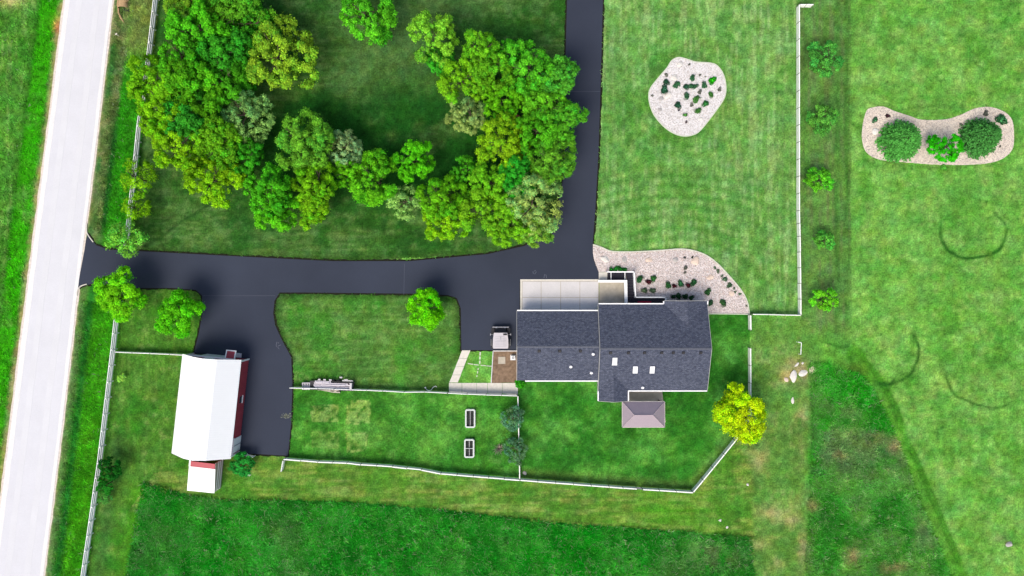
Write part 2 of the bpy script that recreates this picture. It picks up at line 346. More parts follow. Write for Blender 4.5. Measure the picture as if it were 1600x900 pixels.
    d = segdist(px, py, [(456, 560), (440, 530), (427, 495), (432, 462), (480, 458), (660, 460), (716, 468), (721, 545)]); put(m*np.exp(-(d/8)**2)*.75, (44, 78, 34))
    # pen with the planting tubs
    m = inside(px, py, [(457, 608), (702, 614), (812, 617), (815, 747), (690, 740), (450, 716)])
    put(m, (64, 138, 46)); put(m*sm(0.45, 0.68, n_mid), (88, 156, 62)); put(m*sm(0.55, 0.75, n_big)*.7, (48, 128, 34)); put(m*sm(0.6, 0.8, n_sm)*.4, (106, 158, 80))
    # square plots dusted with straw
    for (x0, y0, x1, y1, a) in ((486, 634, 529, 658, .85), (543, 626, 577, 662, .85), (541, 676, 572, 704, .7), (486, 676, 528, 700, .22), (500, 676, 520, 696, .2)):
        mm = sm(x0-2, x0+1, wx)*sm(x1+2, x1-1, wx)*sm(y0-2, y0+1, wy)*sm(y1+2, y1-1, wy); put(mm*a*sm(0.2, 0.5, n_f), (132, 172, 92))
        e = np.minimum(np.minimum(abs(wx-x0), abs(wx-x1)), np.minimum(abs(wy-y0), abs(wy-y1))); put(mm*a*np.exp(-(e/2.5)**2)*sm(.35, .6, n_f), (156, 184, 108))
    # back garden
    m = inside(px, py, [(812, 590), (1108, 590), (1108, 490), (1172, 491), (1172, 648), (1148, 688), (1081, 768), (812, 747)])
    put(m, (58, 136, 44)); put(m*sm(0.42, 0.66, n_mid), (88, 158, 66)); put(m*sm(0.52, 0.7, n_big)*.7, (36, 112, 28)); put(m*sm(0.6, 0.8, n_sm)*.4, (98, 150, 72))
    rr3 = np.hypot((px-985)/1.5, py-610); put(m*(0.5+0.5*np.cos(rr3/3.4))*sm(40, 60, rr3)*.35, (34, 112, 24)); put(m*sm(1100, 1150, px+py*.3-190)*.0, (0, 0, 0))
    d = segdist(px, py, [(812, 747), (1081, 768), (1148, 688)]); put(m*sm(22, 8, d)*.7, (104, 146, 72))
    # mown strip in front of the meadow
    m = inside(px, py, [(380, 705), (447, 716), (560, 722), (690, 740), (812, 747), (1081, 768), (1180, 640), (1262, 640), (1262, 1250), (1180, 1250), (1170, 850), (200, 800), (240, 740)]) & (~inside(px, py, [(812, 590), (1172, 490), (1172, 648), (1081, 768), (812, 747)]))
    put(m, (98, 146, 58)); put(m*sm(0.42, 0.68, sh), (128, 160, 80)); put(m*sm(0.5, 0.7, n_mid)*.7, (72, 142, 42)); put(m*sm(.5, .3, sh)*.4, (70, 130, 40)); put(m*np.exp(-(((px-1040)/70)**2+((py-800)/22)**2))*.6, (66, 150, 18))
    # worn ground east of the garden fence
    m = sm(1172, 1182, px)*sm(1276, 1262, px)*sm(488, 505, py); put(m*.9, (92, 148, 66)); put(m*sm(.45, .7, n_mid), (106, 158, 76)); put(m*sm(0.58, 0.75, n_sm)*.4, (142, 156, 102))
    put(m*sm(560, 680, py)*sm(.55, .75, n_mid+.05)*.35, (140, 152, 92))
    for cx, cy, rx, ry, a in ((1250, 580, 24, 15, 1.0), (1232, 588, 12, 10, .8), (1238, 572, 12, 16, .5), (1253, 652, 10, 14, .7), (1210, 800, 22, 9, .5), (1185, 720, 14, 18, .55), (1235, 812, 14, 8, .6), (1215, 880, 14, 10, .4), (1250, 700, 6, 30, .25), (1190, 850, 14, 12, .4), (1255, 850, 7, 22, .3)):
        put(np.exp(-(((wx-cx)/rx)**2+((wy-cy)/ry)**2))*a*sm(.15, .45, n_sm), (186, 172, 132))
    # unmown meadow along the south
    m = inside(wx, wy*0.5+py*0.5, MEADOW); ms = sm(0, 1, np.clip(.5+segdist(px, py, MEADOW[:13]+[(1180, 1250)])/7*np.where(m, 1, -1)+(n_sm-.5)*.8, 0, 1)); m = np.where(px < 1100, m, ms)
    put(m, (30, 142, 34)); put(m*sm(.42, .66, n_mid), (50, 150, 46)); put(m*sm(.5, .7, n_big)*.7, (72, 128, 66)); put(m*sm(.56, .74, fbm(px, py, 70, 5, 4))*.8, (8, 148, 24)); put(m*sm(.62, .8, n_f)*.5, (110, 156, 96))
    put(m*np.exp(-(((px-1110)/55)**2+((py-868)/26)**2))*.8*sm(.3, .6, n_sm), (108, 128, 88)); put(m*np.exp(-(((px-255)/30)**2+((py-840)/24)**2))*.5, (66, 112, 62))
    d = segdist(px, py, MEADOW[:13]); put(m*np.exp(-(d/5)**2)*.5, (22, 100, 34))
    # rough field in the south-east
    m0 = inside(wx, wy, SEFIELD); m = sm(0, 1, np.clip(.5+segdist(px, py, SEFIELD+[SEFIELD[0]])/np.where(px < 1330, 26, 10)*np.where(m0, 1, -1)+(n_sm-.5)*.9, 0, 1))
    put(m, (54, 146, 46)); put(m*sm(.42, .64, n_mid), (90, 158, 72)); put(m*sm(.52, .7, n_big)*.8, (24, 152, 22)); put(m*sm(.58, .75, fbm(px, py, 60, 4, 4))*.9, (104, 142, 92)); put(m*sm(.62, .8, n_f)*.5, (112, 160, 98))
    for cx, cy, rx, ry, a in ((1310, 710, 9, 9, .8), (1366, 686, 12, 8, .7), (1332, 868, 12, 18, .8), (1255, 855, 10, 22, .6), (1395, 885, 22, 8, .8), (1392, 698, 6, 8, .7), (1270, 790, 10, 12, .6), (1400, 692, 10, 14, .5)):
        put(np.exp(-(((wx-cx)/rx)**2+((wy-cy)/ry)**2))*a*sm(.3, .6, n_sm), (164, 140, 112))
    put(m*sm(.74, .9, n_f)*.7*sm(560, 700, py), (176, 186, 150))
    # mown lane beside it
    lane = [(1335, 555), (1362, 590), (1385, 630), (1408, 690), (1440, 765), (1480, 860), (1500, 905), (1640, 1250)]
    d = segdist(px, py, lane); put((~m0)*sm(18, 10, d+(n_sm-.5)*8)*.75*sm(.2, .5, n_mid+.12), (74, 158, 36)); put((~m0)*sm(14, 10, abs(d-4))*sm(.45, .6, n_mid)*.5, (92, 150, 60))
    for off in (-11, 8, 14): put((~m0)*np.exp(-(segdist(px-off, py, lane)/2.6)**2)*.6*sm(.25, .5, n_mid), (40, 118, 16))
    put((~m0)*np.exp(-(((px-1335)/26)**2+((py-575)/14)**2))*.7, (80, 116, 44))
    # dark fairy rings and dung spots in the paddock
    def ring(cx, cy, rx, ry, a0, a1, w, s):
        ang = np.degrees(np.arctan2((wy-cy)/ry, (wx-cx)/rx)) % 360; rad = np.hypot((wx-cx)/rx, (wy-cy)/ry); rel = (ang-a0) % 360; L = (a1-a0) % 360
        put(np.exp(-((rad-1)*rx/w)**2)*sm(0, 18, rel)*sm(L, L-18, rel)*(rel < L)*s*sm(.1, .4, n_sm), (36, 96, 28))
    ring(1521, 363, 51, 41, 340, 205, 2.6, .8); ring(1521, 363, 51, 41, 295, 352, 2.4, .7); ring(1521, 363, 51, 41, 20, 170, 3.4, .8); ring(1388, 553, 48, 47, 310, 130, 3.0, .85); ring(1375, 560, 40, 42, 40, 110, 3.5, .7)
    ring(1545, 583, 68, 52, 50, 190, 2.8, .8); ring(1310, 522, 26, 20, 40, 150, 3.2, .7); ring(1545, 700, 14, 22, 270, 20, 2, .4); ring(1565, 510, 34, 30, 140, 190, 2.4, .5); ring(1470, 640, 60, 70, 200, 260, 2, .3)
    r = random.Random(5)
    for i in range(120):
        cx, cy = (r.uniform(1262, 1600), r.uniform(0, 900)) if i < 85 else (r.uniform(945, 1240), r.uniform(5, 380)); q = r.uniform(1.2, 2.6)
        if inside(np.array([cx]), np.array([cy]), SEFIELD)[0]: continue
        b = (abs(px-cx) < 9) & (abs(py-cy) < 9); put(np.where(b, np.exp(-(((px-cx)/q)**2+((py-cy)/q)**2))*r.uniform(.4, .9), 0), (34, 96, 30))
    for i in range(60):
        cx, cy = r.uniform(230, 860), r.uniform(120, 405); q = r.uniform(1.3, 3)
        b = (abs(px-cx) < 9) & (abs(py-cy) < 9); put(np.where(b, np.exp(-(((px-cx)/q)**2+((py-cy)/q)**2))*.6, 0), (34, 74, 30))
    put(np.exp(-(((wx-1577)/5)**2+((wy-850)/4)**2))*.9, (120, 96, 84)); put(np.exp(-(((wx-1564)/8)**2+((wy-842)/5)**2))*.5, (150, 170, 120))
    # bare ring round the gravel islands
    for cx, cy, rx, ry in ((1073, 150, 64, 64), (1466, 214, 122, 48)):
        e = np.hypot((px-cx)/rx, (py-cy)/ry); put(np.exp(-((e-1)*rx/6)**2)*.5, (70, 128, 52))
    # mottling everywhere: pale and dark blades
    mulv(0.70+0.60*n_sm); mulv(0.62+0.76*n_f); mulv(.86+.28*fbm(px, py, 28, 1, 3))
    rough_ = 0.16*inside(px, py, [(456, 600), (1172, 491), (1172, 648), (1081, 768), (447, 716)])+.12*inside(px, py, MEADOW)+.08*inside(px, py, SEFIELD)
    mulv(1+rough_*3*(fbm(px, py, 9, 0, 3)-.5)); mulv(1+rough_*3*(n_mid-.5))
    col[..., 0] *= .78+.5*fbm(px+91, py, 11, 2, 3); col[..., 2] *= .55+.5*fbm(px, py+57, 15, 3, 3)
    hi = rng.random(px.shape); mulv(0.90+0.20*hi)
    g = col.mean(-1, keepdims=True)
    return np.clip(col, 0.004, 0.9)
def axis(a, b, st, far):
    core = np.arange(a, b+st, st); up = b+np.array([30, 80, 170, 350, 800, 2000, 6000, 15000, far]); dn = a-np.array([30, 80, 170, 350, 800, 2000, 6000, 15000, far])[::-1]
    return np.concatenate([dn, core, up])
gx, gy = axis(-60, 1660, 2.1, 33000), axis(-60, 960, 2.1, 33000)
PX, PY = np.meshgrid(gx, gy)
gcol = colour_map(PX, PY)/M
far_ = np.clip(np.maximum(np.maximum(-60-PX, PX-1665), np.maximum(-60-PY, PY-965))/30, 0, 1)[..., None]
gcol = gcol*(1-far_)+np.array(alb(104, 160, 70))*far_      # open grassland beyond the mapped plots
def add_col(me, name, arr):
    a = me.attributes.new(name, 'FLOAT_COLOR', 'POINT'); buf = np.ones((len(me.vertices), 4), np.float32); buf[:, :3] = arr; a.data.foreach_set('color', buf.ravel())
def np_mesh(name, verts, faces, mat_=None):
    verts = np.asarray(verts, np.float32); faces = np.asarray(faces, np.int32); k = faces.shape[1]
    me = bpy.data.meshes.new(name); me.vertices.add(len(verts)); me.vertices.foreach_set('co', verts.ravel())
    me.loops.add(faces.size); me.loops.foreach_set('vertex_index', faces.ravel()); me.polygons.add(len(faces))
    me.polygons.foreach_set('loop_start', np.arange(0, faces.size, k, dtype=np.int32))
    me.update(calc_edges=True)
    if mat_ is not None: me.materials.append(mat_)
    return me
nx, ny = len(gx), len(gy)
gv = np.stack([(PX-800)*S, (450-PY)*S, np.zeros_like(PX)], -1).reshape(-1, 3)
ii = (np.arange(ny-1)[:, None]*nx+np.arange(nx-1)[None]).ravel()
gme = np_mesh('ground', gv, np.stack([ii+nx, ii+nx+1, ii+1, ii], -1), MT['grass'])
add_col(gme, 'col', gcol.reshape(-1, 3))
tag(obj('ground', gme), 'mown green grass ground of lawns, paddock and verges', kind='structure')

# ---------------------------------------------------------------- roads, drive, slabs, beds
def sheet(name, poly, z0, z1, m, label=None, kind='structure', parent=None):
    o = MB().prism(poly, z0, z1).build(name, m, parent)
    if not parent: tag(o, label, kind=kind)
    return o
road = wp(ROAD_L)+wp(ROAD_R)[::-1]
sheet('road_shoulder', ragged(wp([(x-3.4, y) for x, y in ROAD_L])+wp([(x+2.6, y) for x, y in ROAD_R])[::-1], 0.9, 0.06, 3), -0.05, 0.012, MT['shoulder'], 'sandy tan shoulder along both edges of the white gravel road')
sheet('gravel_road', ragged(road, 1.2, 0.03, 4), -0.05, 0.035, MT['gravel_road'], 'wide straight white gravel road along the west side')
gravel_road = bpy.data.objects['gravel_road']
def road_band(u0, u1, z, nm, m):
    f = lambda u: [(a[0]+(b[0]-a[0])*u, a[1]) for a, b in zip(ROAD_L, ROAD_R)]
    MB().prism(ragged(wp(f(u0))+wp(f(u1))[::-1], 1.5, .05, int(u0*90)), -.04, z).build(nm, m, gravel_road)
for u0, u1 in ((0.0, .10), (.93, 1.0)): road_band(u0, u1, .043, 'loose_edge', MT['road_edge'])
for u0, u1 in ((.24, .36), (.62, .74)): road_band(u0, u1, .042, 'wheel_track', MT['wheel'])
dr = []
for i, p in enumerate(DRIVE): dr.append(p)
dpoly = wp(dr)
cx = []
n = len(dpoly)
ar = sum(dpoly[i].x*dpoly[(i+1) % n].y-dpoly[(i+1) % n].x*dpoly[i].y for i in range(n))
sg = 1 if ar > 0 else -1
off = []
for i in range(n):
    a, b, c = dpoly[i-1], dpoly[i], dpoly[(i+1) % n]; d1 = (b-a).normalized(); d2 = (c-b).normalized(); t = (d1+d2)
    t = t.normalized() if t.length > 1e-3 else d1
    off.append(b+Vector((t.y, -t.x))*sg*0.24)
sheet('drive_edge', ragged(off, 0.4, 0.09, 9), -0.06, 0.006, MT['soil'], 'thin dark soil edge trimmed along the asphalt drive')
drive = sheet('driveway', dpoly, -0.05, 0.024, MT['asphalt'], 'dark sealed asphalt driveway branching to the garage and barn')
for k, (a, b) in enumerate((((884, 143), (938, 143)), ((632, 412), (631, 460)), ((316, 462), (430, 462)))):
    pa, pb = W(*a), W(*b); L = (pb-pa).length
    MB().box((0, 0, 0), (L, 0.06, 0.004)).build('asphalt_seam', MT['seam'], drive, ((pa+pb)/2).to_2d().to_3d()+Vector((0, 0, 0.028))).rotation_euler = (0, 0, math.atan2((pb-pa).y, (pb-pa).x))
r = random.Random(3)
sc = MB()
for cxx, cyy, nn in ((434, 540, 5), (852, 436, 4), (833, 427, 3)):
    for i in range(nn):
        p = W(cxx+r.uniform(-4, 4), cyy+r.uniform(-5, 5)); sc.box((p.x, p.y, 0.027), (r.uniform(.2, .6), .05, .004), r.uniform(0, 3))
sc.build('tyre_scuff', MT['scuff'], drive)
st = MB()
for i in range(70):
    p = W(447+r.gauss(0, 3.4), 650+r.gauss(0, 1.8)); st.box((p.x, p.y, 0.032), (r.uniform(.06, .2), .05, .01), r.uniform(-.4, 1.2))
tag(st.build('straw', MT['straw']), 'small spill of pale straw on the asphalt east of the barn', 'straw', kind='stuff')

apron = MB().prism(wp([(813, 436.5), (936, 436.5), (936, 490), (813, 490)]), -0.05, 0.03).build('garage_apron', MT['old_concrete']); tag(apron, 'pale concrete apron in front of the garage', kind='structure')
for pts in ([(813, 436.5), (936, 436.5), (936, 439), (813, 439)], [(813, 439), (815.6, 439), (815.6, 490), (813, 490)]): MB().prism(wp(pts), -0.02, 0.052).build('apron_border', MT['path'], apron)
xs, ys = [816, 845.5, 876, 906, 935], [439.5, 465, 492]
for i in range(4):
    for j in range(2):
        x0, x1, y0, y1 = xs[i]+.45, xs[i+1]-.45, ys[j]+.45, ys[j+1]-.45
        MB().prism(wp([(x0, y0), (x1, y0), (x1, y1), (x0, y1)]), -0.02, 0.045+0.003*((i+j) % 2)).build('concrete_slab', MT['concrete' if (i*3+j) % 3 else 'concrete_b'], apron)
court = MB().prism(wp([(936.5, 436), (979, 436), (979, 490), (936.5, 490)]), -0.05, 0.028).build('courtyard_floor', MT['old_concrete']); tag(court, 'weathered beige concrete floor of the walled entry courtyard', kind='structure')
for x0, x1 in ((937, 949.6), (950.2, 962.6), (963.2, 976)):
    for y0, y1 in ((441, 460), (460.6, 488)):
        MB().prism(wp([(x0, y0), (x1, y0), (x1, y1), (x0, y1)]), -0.02, 0.042).build('concrete_slab', MT['old_concrete'], court)
land = MB().prism(wp([(935.5, 425.5), (950, 425.5), (950, 438), (935.5, 438)]), -0.05, 0.06).build('entry_step', MT['path']); tag(land, 'pale concrete landing step at the foot of the black ramp', kind='structure')
walk = empty('garden_path'); tag(walk, 'bent pale concrete path beside the garage and fence', kind='structure')
arm = [((722, 547.5), (735, 547.5)), ((717, 560.5), (730, 560)), ((712, 573), (725, 573)), ((707, 586), (720, 586)), ((702, 598), (715.4, 598))]
for (a, b), (c, d) in zip(arm[:-1], arm[1:]): MB().prism(ragged(wp([a, b, (d[0], d[1]-.4), (c[0], c[1]-.4)]), .6, .02, 2), -0.04, 0.04).build('concrete_slab', MT['path'], walk)
px_ = [701.5, 722, 745, 762, 785, 809.5]
for a, b in zip(px_[:-1], px_[1:]): MB().prism(ragged(wp([(a, 598.4), (b-.5, 598.4), (b-.5, 616.5-(720-b)*.02 if b > 720 else 612.5), (a, 612 if a < 710 else 614.5)]), .6, .02, 3), -0.04, 0.042).build('concrete_slab', MT['path'], walk)
strip = empty('paver_strip'); tag(strip, 'cross of narrow pale pavers set in the small square lawn', kind='structure')
for a, b, w in (((750.5, 550), (750, 555.5), 2.2), ((750, 557), (749.8, 561.5), 2.2), ((749.8, 563.5), (749.6, 568.5), 2), ((731, 567.8), (739, 569.2), 1.4), ((740, 569.4), (748, 570.4), 1.3), ((751, 570.6), (759, 571.4), 1.3), ((760, 571.6), (768, 572.2), 1.2), ((747.4, 575), (746.9, 578), 1.5), ((746.4, 580), (746, 583.5), 1.5), ((745.4, 586), (745, 589), 1.4)):
    pa, pb = W(*a), W(*b); d = pb-pa
    MB().box(((pa+pb)/2).to_2d().to_3d()+Vector((0, 0, .015)), (d.length, w*S, .05), math.atan2(d.y, d.x)).build('paver', MT['edging'], strip)
sb = sheet('mulch_bed', ragged(wp([(770.5, 548.5), (809, 548.5), (809, 598), (768, 598)]), .5, .03, 5), -0.05, 0.03, MT['mulch'], 'bare brown mulch bed against the garage side wall')
for a, b in (((770.5, 548.5), (767.5, 598)), ((770.5, 548.3), (809, 548.3))):
    pa, pb = W(*a), W(*b); d = pb-pa
    MB().box(((pa+pb)/2).to_2d().to_3d()+Vector((0, 0, .07)), (d.length, .13, .2), math.atan2(d.y, d.x)).build('bed_edging', MT['concrete'], sb)
MB().box(W(784, 563).to_2d().to_3d()+Vector((0, 0, .05)), (1.0, 1.0, .06)).build('stepping_stone', MT['old_concrete'], sb)
patio = MB().prism(wp([(983, 606), (1034, 606), (1040, 660), (976, 660)]), -0.05, 0.03).build('patio', MT['old_concrete']); tag(patio, 'beige concrete patio between the house and the gazebo', kind='structure')
for x0, x1 in ((983.4, 1000), (1000.5, 1017), (1017.5, 1033.6)): MB().prism(wp([(x0, 606.4), (x1, 606.4), (x1, 632), (x0, 632)]), -0.02, 0.044).build('concrete_slab', MT['old_concrete'], patio)

def pebbles(name, poly_px, count, cols, parent, seed, size=(.05, .11), z=0.04):
    r = np.random.default_rng(seed); xs = [p[0] for p in poly_px]; ys = [p[1] for p in poly_px]
    P = np.stack([r.uniform(min(xs), max(xs), count*3), r.uniform(min(ys), max(ys), count*3)], -1); P = P[inside(P[:, 0], P[:, 1], poly_px)][:count]; k = len(P)
    base = np.array([(1, 0, 0), (0, 1, 0), (-1, 0, 0), (0, -1, 0), (0, 0, .7), (0, 0, -.3)])
    f = np.array([(0, 1, 4), (1, 2, 4), (2, 3, 4), (3, 0, 4), (1, 0, 5), (2, 1, 5), (3, 2, 5), (0, 3, 5)])
    s = r.uniform(*size, k)[:, None, None]*r.uniform(.7, 1.3, (k, 6, 3)); a = r.uniform(0, 6.3, k); ca, sa = np.cos(a)[:, None], np.sin(a)[:, None]
    v = base[None]*s; x = v[..., 0]*ca-v[..., 1]*sa; y = v[..., 0]*sa+v[..., 1]*ca
    v = np.stack([x+((P[:, 0]-800)*S)[:, None], y+((450-P[:, 1])*S)[:, None], v[..., 2]+z], -1).reshape(-1, 3)
    me = np_mesh(name, v, (np.arange(k)[:, None, None]*6+f[None]).reshape(-1, 3), MT['tallgrass_peb'])
    c = np.array([alb(*q) for q in cols])[r.integers(0, len(cols), k)]*r.uniform(.75, 1.12, (k, 1)); add_col(me, 'col', np.repeat(c, 6, 0))
    return tag(obj(name, me, None, parent), None, kind='stuff')
MT['tallgrass_peb'] = attr_mat('river_pebbles', 'col', nscale=9, namt=.1, namt2=0, bump=0)
BED1 = [(1060.6, 90), (1049.8, 94.8), (1042, 106.4), (1029.5, 121), (1017, 136.8), (1013.7, 148.4), (1015.6, 164), (1023, 181), (1037, 197.4), (1053, 208.3), (1068.4, 212.6), (1082.4, 210.6), (1093.3, 204.4), (1108.9, 185.7), (1126, 162.4), (1133, 148.4), (1133.7, 131.3), (1129, 114.2), (1119.7, 102.5), (1108.9, 98.7), (1087, 97.1), (1074.6, 93.2)]
BED2 = [(1353.6, 173.6), (1365.4, 167.7), (1380.6, 166.9), (1397.5, 173.6), (1422.8, 182), (1439.7, 187), (1473.4, 187), (1498.7, 180.4), (1524, 169.4), (1547.7, 167.7), (1569.6, 175.3), (1581.4, 188.8), (1584, 214), (1581, 234), (1566, 248), (1541, 255.5), (1498.7, 257.7), (1448, 256.3), (1397.5, 252), (1372, 248.7), (1355, 239.4), (1347.7, 224), (1347, 200.6)]
BED3A = [(926.5, 382), (940, 386.5), (955, 392.5), (980, 393.5), (1010, 392.5), (1040, 390.5), (1064, 389), (1085, 392), (1105, 400), (1122, 413), (1138, 430), (1152, 446), (1162, 460), (1168, 474), (1170.5, 491)]
BED3 = BED3A+[(1100, 491), (1100, 500), (1000, 500), (978, 480), (979, 436), (950, 438), (950, 425), (935.5, 425), (928, 405), (926.5, 395)]
def edging(pts_px, closed, parent, w=.1, h=.12):
    c = curve(pts_px, 5, closed); c = [W(*p).to_2d() for p in c]
    if closed: c.append(c[0])
    m = MB(); L = []; Rr = []
    for i, p in enumerate(c):
        d = (c[min(i+1, len(c)-1)]-c[max(i-1, 0)]) if not (closed and i in (0, len(c)-1)) else c[1]-c[-2]
        d.normalize(); nn = Vector((-d.y, d.x)); L.append(p+nn*w/2); Rr.append(p-nn*w/2)
    for i in range(len(c)-1): m.prism([L[i], L[i+1], Rr[i+1], Rr[i]], -.03, h)
    return m.build('bed_edging', MT['edging'], parent)
b1 = sheet('gravel_island', wp(curve(BED1, 4)), -.05, .05, MT['sandg'], 'rounded cream gravel island bed in the lawn east of the drive'); edging(BED1, True, b1, .16, .07)
b2 = sheet('spruce_bed', ragged(wp(curve(BED2, 4)), .35, .05, 2), -.05, .05, MT['tang'], 'bow-tie shaped tan gravel bed holding two spruces')
b3 = sheet('gravel_garden', wp(curve(BED3A, 4, False)+[Vector(p) for p in BED3[len(BED3A):]]), -.05, .04, MT['gravel'], 'pinkish gravel garden between the drive and the front of the house'); edging(BED3A, False, b3, .14, .16)
edging([(1170.5, 491), (1140, 490.5), (1107, 490)], False, b3, .12, .15)
pebbles('pebbles', [tuple(p) for p in curve(BED1, 4)], 5000, ((252, 244, 238), (246, 236, 230), (253, 248, 242), (240, 231, 224)), b1, 1, (.04, .085), .05)
pebbles('pebbles', [tuple(p) for p in curve(BED2, 4)], 9000, ((250, 236, 220), (244, 230, 220), (234, 220, 208), (252, 243, 232), (222, 210, 202)), b2, 2, (.04, .09), .05)
pebbles('pebbles', BED3, 15000, ((250, 234, 226), (242, 224, 216), (253, 243, 233), (230, 216, 210), (246, 234, 228), (253, 248, 242), (238, 208, 196)), b3, 3, (.04, .085), .04)

# ---------------------------------------------------------------- fences
def unit_box(name, m):
    me = MB(); me.box((0, 0, 0), (1, 1, 1)); b = mesh(name, me.v, me.f, m); return b
RAIL, POST = unit_box('rail', MT['white']), unit_box('post', MT['white'])
PANELM = {}
def post_at(p, h, parent, w=.13, m=POST):
    o = obj('post', m, None, parent); o.location = (p.x, p.y, h/2-.05); o.scale = (w, w, h+.1); return o
CAPM = MB().add([(-.5, -.5, 0), (.5, -.5, 0), (.5, .5, 0), (-.5, .5, 0), (0, 0, .5)], [(0, 1, 4), (1, 2, 4), (2, 3, 4), (3, 0, 4), (3, 2, 1, 0)])
CAPM = mesh('post_cap', CAPM.v, CAPM.f, MT['white'])
def rail_fence(pts_px, label, h=1.35, step=2.2, group=None):
    root = empty('rail_fence', W(*pts_px[0])); tag(root, label, 'fence', group); o0 = root.location.to_2d()
    r = random.Random(len(pts_px)*31+int(pts_px[0][0]))
    for si, (a, b) in enumerate(zip(pts_px[:-1], pts_px[1:])):
        a, b = W(*a).to_2d()-o0, W(*b).to_2d()-o0; k = max(1, round((b-a).length/step)); ang = math.atan2((b-a).y, (b-a).x)
        for i in range(k+(1 if si == len(pts_px)-2 else 0)):
            p = a.lerp(b, i/k); ps = post_at(p, h+.08, root, .14); ps.rotation_euler = (0, 0, ang)
            cp = obj('post_cap', CAPM, None, ps); cp.location = (0, 0, .5); cp.scale = (1.35, 1.35, .06)
            if i == k: break
            q = a.lerp(b, (i+1)/k); mid = (p+q)/2; nn = Vector((-math.sin(ang), math.cos(ang)))*.085
            for z in (.38, .82, 1.26):
                ra = obj('rail', RAIL, None, root); ra.location = (mid.x-nn.x, mid.y-nn.y, z*h/1.35+r.uniform(-.01, .01)); ra.scale = ((q-p).length-.012, .085, .28); ra.rotation_euler = (0, 0, ang)
    return root
def board_fence(pts_px, label, h=1.2, step=2.3, wob=0.0, name='board_fence'):
    root = empty(name, W(*pts_px[0])); tag(root, label, 'fence'); o0 = root.location.to_2d()
    r = random.Random(int(pts_px[0][0]*7+pts_px[0][1]))
    for si, (a, b) in enumerate(zip(pts_px[:-1], pts_px[1:])):
        a, b = W(*a).to_2d()-o0, W(*b).to_2d()-o0; k = max(1, round((b-a).length/step)); L = (b-a).length/k; ang = math.atan2((b-a).y, (b-a).x)
        key = round(L, 2), h
        if key not in PANELM:
            m = MB(); m.box((0, 0, h-.04), (L-.05, .14, .05))
            for z in np.arange(.12, h-.06, .215): m.box((0, 0, z+.09), (L-.07, .035, .195))
            PANELM[key] = mesh('panel', m.v, m.f, MT['fence'])
        for i in range(k+(1 if si == len(pts_px)-2 else 0)):
            p = a.lerp(b, i/k); ps = post_at(p, h+.02, root, .08, DPOST); ps.rotation_euler = (0, 0, ang)
            if i == k: break
            mid = a.lerp(b, (i+.5)/k); pa = obj('panel', PANELM[key], None, root); pa.location = (mid.x, mid.y, r.uniform(-.02, .02)); pa.rotation_euler = (r.uniform(-wob, wob), 0, ang+r.uniform(-.01, .01))
    return root
DPOST = unit_box('post', mat('weathered_post', alb(150, 150, 138), .8, .2, .1, 3))
rail_fence([(300, -350), (249, 0), (238, 95), (223, 200), (214, 290), (203, 384)], 'white three-rail fence along the road north of the driveway entrance')
rail_fence([(191, 470), (183, 545), (174, 620), (162, 720), (149, 810), (136, 900), (86, 1250)], 'white three-rail fence along the road south of the driveway entrance')
board_fence([(186, 549), (240, 551), (302, 554)], 'short white board fence joining the road fence to the barn front', 1.1)
board_fence([(447, 715), (500, 719), (545, 720.5), (566, 723), (615, 726), (660, 731), (690, 737), (740, 741), (812, 747)], 'white board fence closing the south side of the tub pen', 1.2, wob=.03)
board_fence([(812.5, 747), (950, 757.5), (993, 760.5)], 'white board fence along the back garden up to the grey gap', 1.2)
board_fence([(1002, 761.3), (1079.5, 766)], 'short white board fence ending at the sharp south-east corner', 1.2)
board_fence([(1080, 765.5), (1111, 728), (1145, 686), (1168, 652)], 'white board fence running diagonally up to the yellow tree', 1.2)
board_fence([(1169, 651), (1168.5, 543)], 'straight white board fence north of the yellow tree', 1.2)
board_fence([(1169, 515), (1168.5, 492)], 'single short white board fence panel at the corner of the gravel garden', 1.2)
board_fence([(1172, 490.5), (1246.5, 492)], 'thin white board fence between gravel garden and paddock fence', 1.1)
board_fence([(1246.5, 491.5), (1245, 370), (1244, 330), (1244, 12)], 'long straight white board fence beside the row of small trees', 1.15)
board_fence([(1245, 12), (1266, 12)], 'stub of white board fence at the north end of the paddock fence', 1.1, 1.0)
board_fence([(456, 604.5), (500, 605.5), (550, 607), (600, 609), (633, 611), (665, 610.5), (700, 612.5)], 'thin white board fence behind the loaded trailer', 1.1, wob=.02)
board_fence([(701, 612.5), (760, 615), (808, 616.5)], 'thin white board fence along the south edge of the concrete path', 1.1)
board_fence([(809, 617), (810.5, 680), (812, 745)], 'thin white board fence running down behind the blue-green shrubs', 1.1)
board_fence([(446, 717), (443, 734)], 'short white gate leaf standing ajar at the pen corner', 1.1, 1.6, name='gate_leaf')
gt = empty('barrier_gate', W(993, 760.5)); tag(gt, 'grey-green tube gate in the gap of the back fence', 'gate')
g0, g1 = Vector((0, 0, 0)), W(1002, 761.3)-W(993, 760.5)
m = MB()
for z in (.25, .6, .95): m.tube([g0+Vector((.05, 0, z)), g1+Vector((-.05, 0, z))], .05, 6)
m.build('tube', MT['steel'], gt)
for q in (g0, g1): MB().tube([q+Vector((0, .0, 0)), q+Vector((0, 0, 1.1))], .045, 6).build('upright', MT['steel'], gt)
# pipe frame and gate rails by the barn
pf = empty('pipe_frame', W(1248, 553)); tag(pf, 'thin white pipe frame standing alone near the flat rocks', 'pipe frame')
q0 = W(1248, 553); q1 = W(1249, 535); q2 = W(1244.5, 534)
MB().tube([Vector((0, 0, 0)), Vector((0, 0, .7)), q1-q0+Vector((0, 0, .7)), q1-q0], .055, 6).build('pipe', MT['white'], pf)
MB().tube([q1-q0+Vector((0, 0, .62)), q2-q0+Vector((0, 0, .62)), q2-q0], .05, 6).build('pipe', MT['white'], pf)

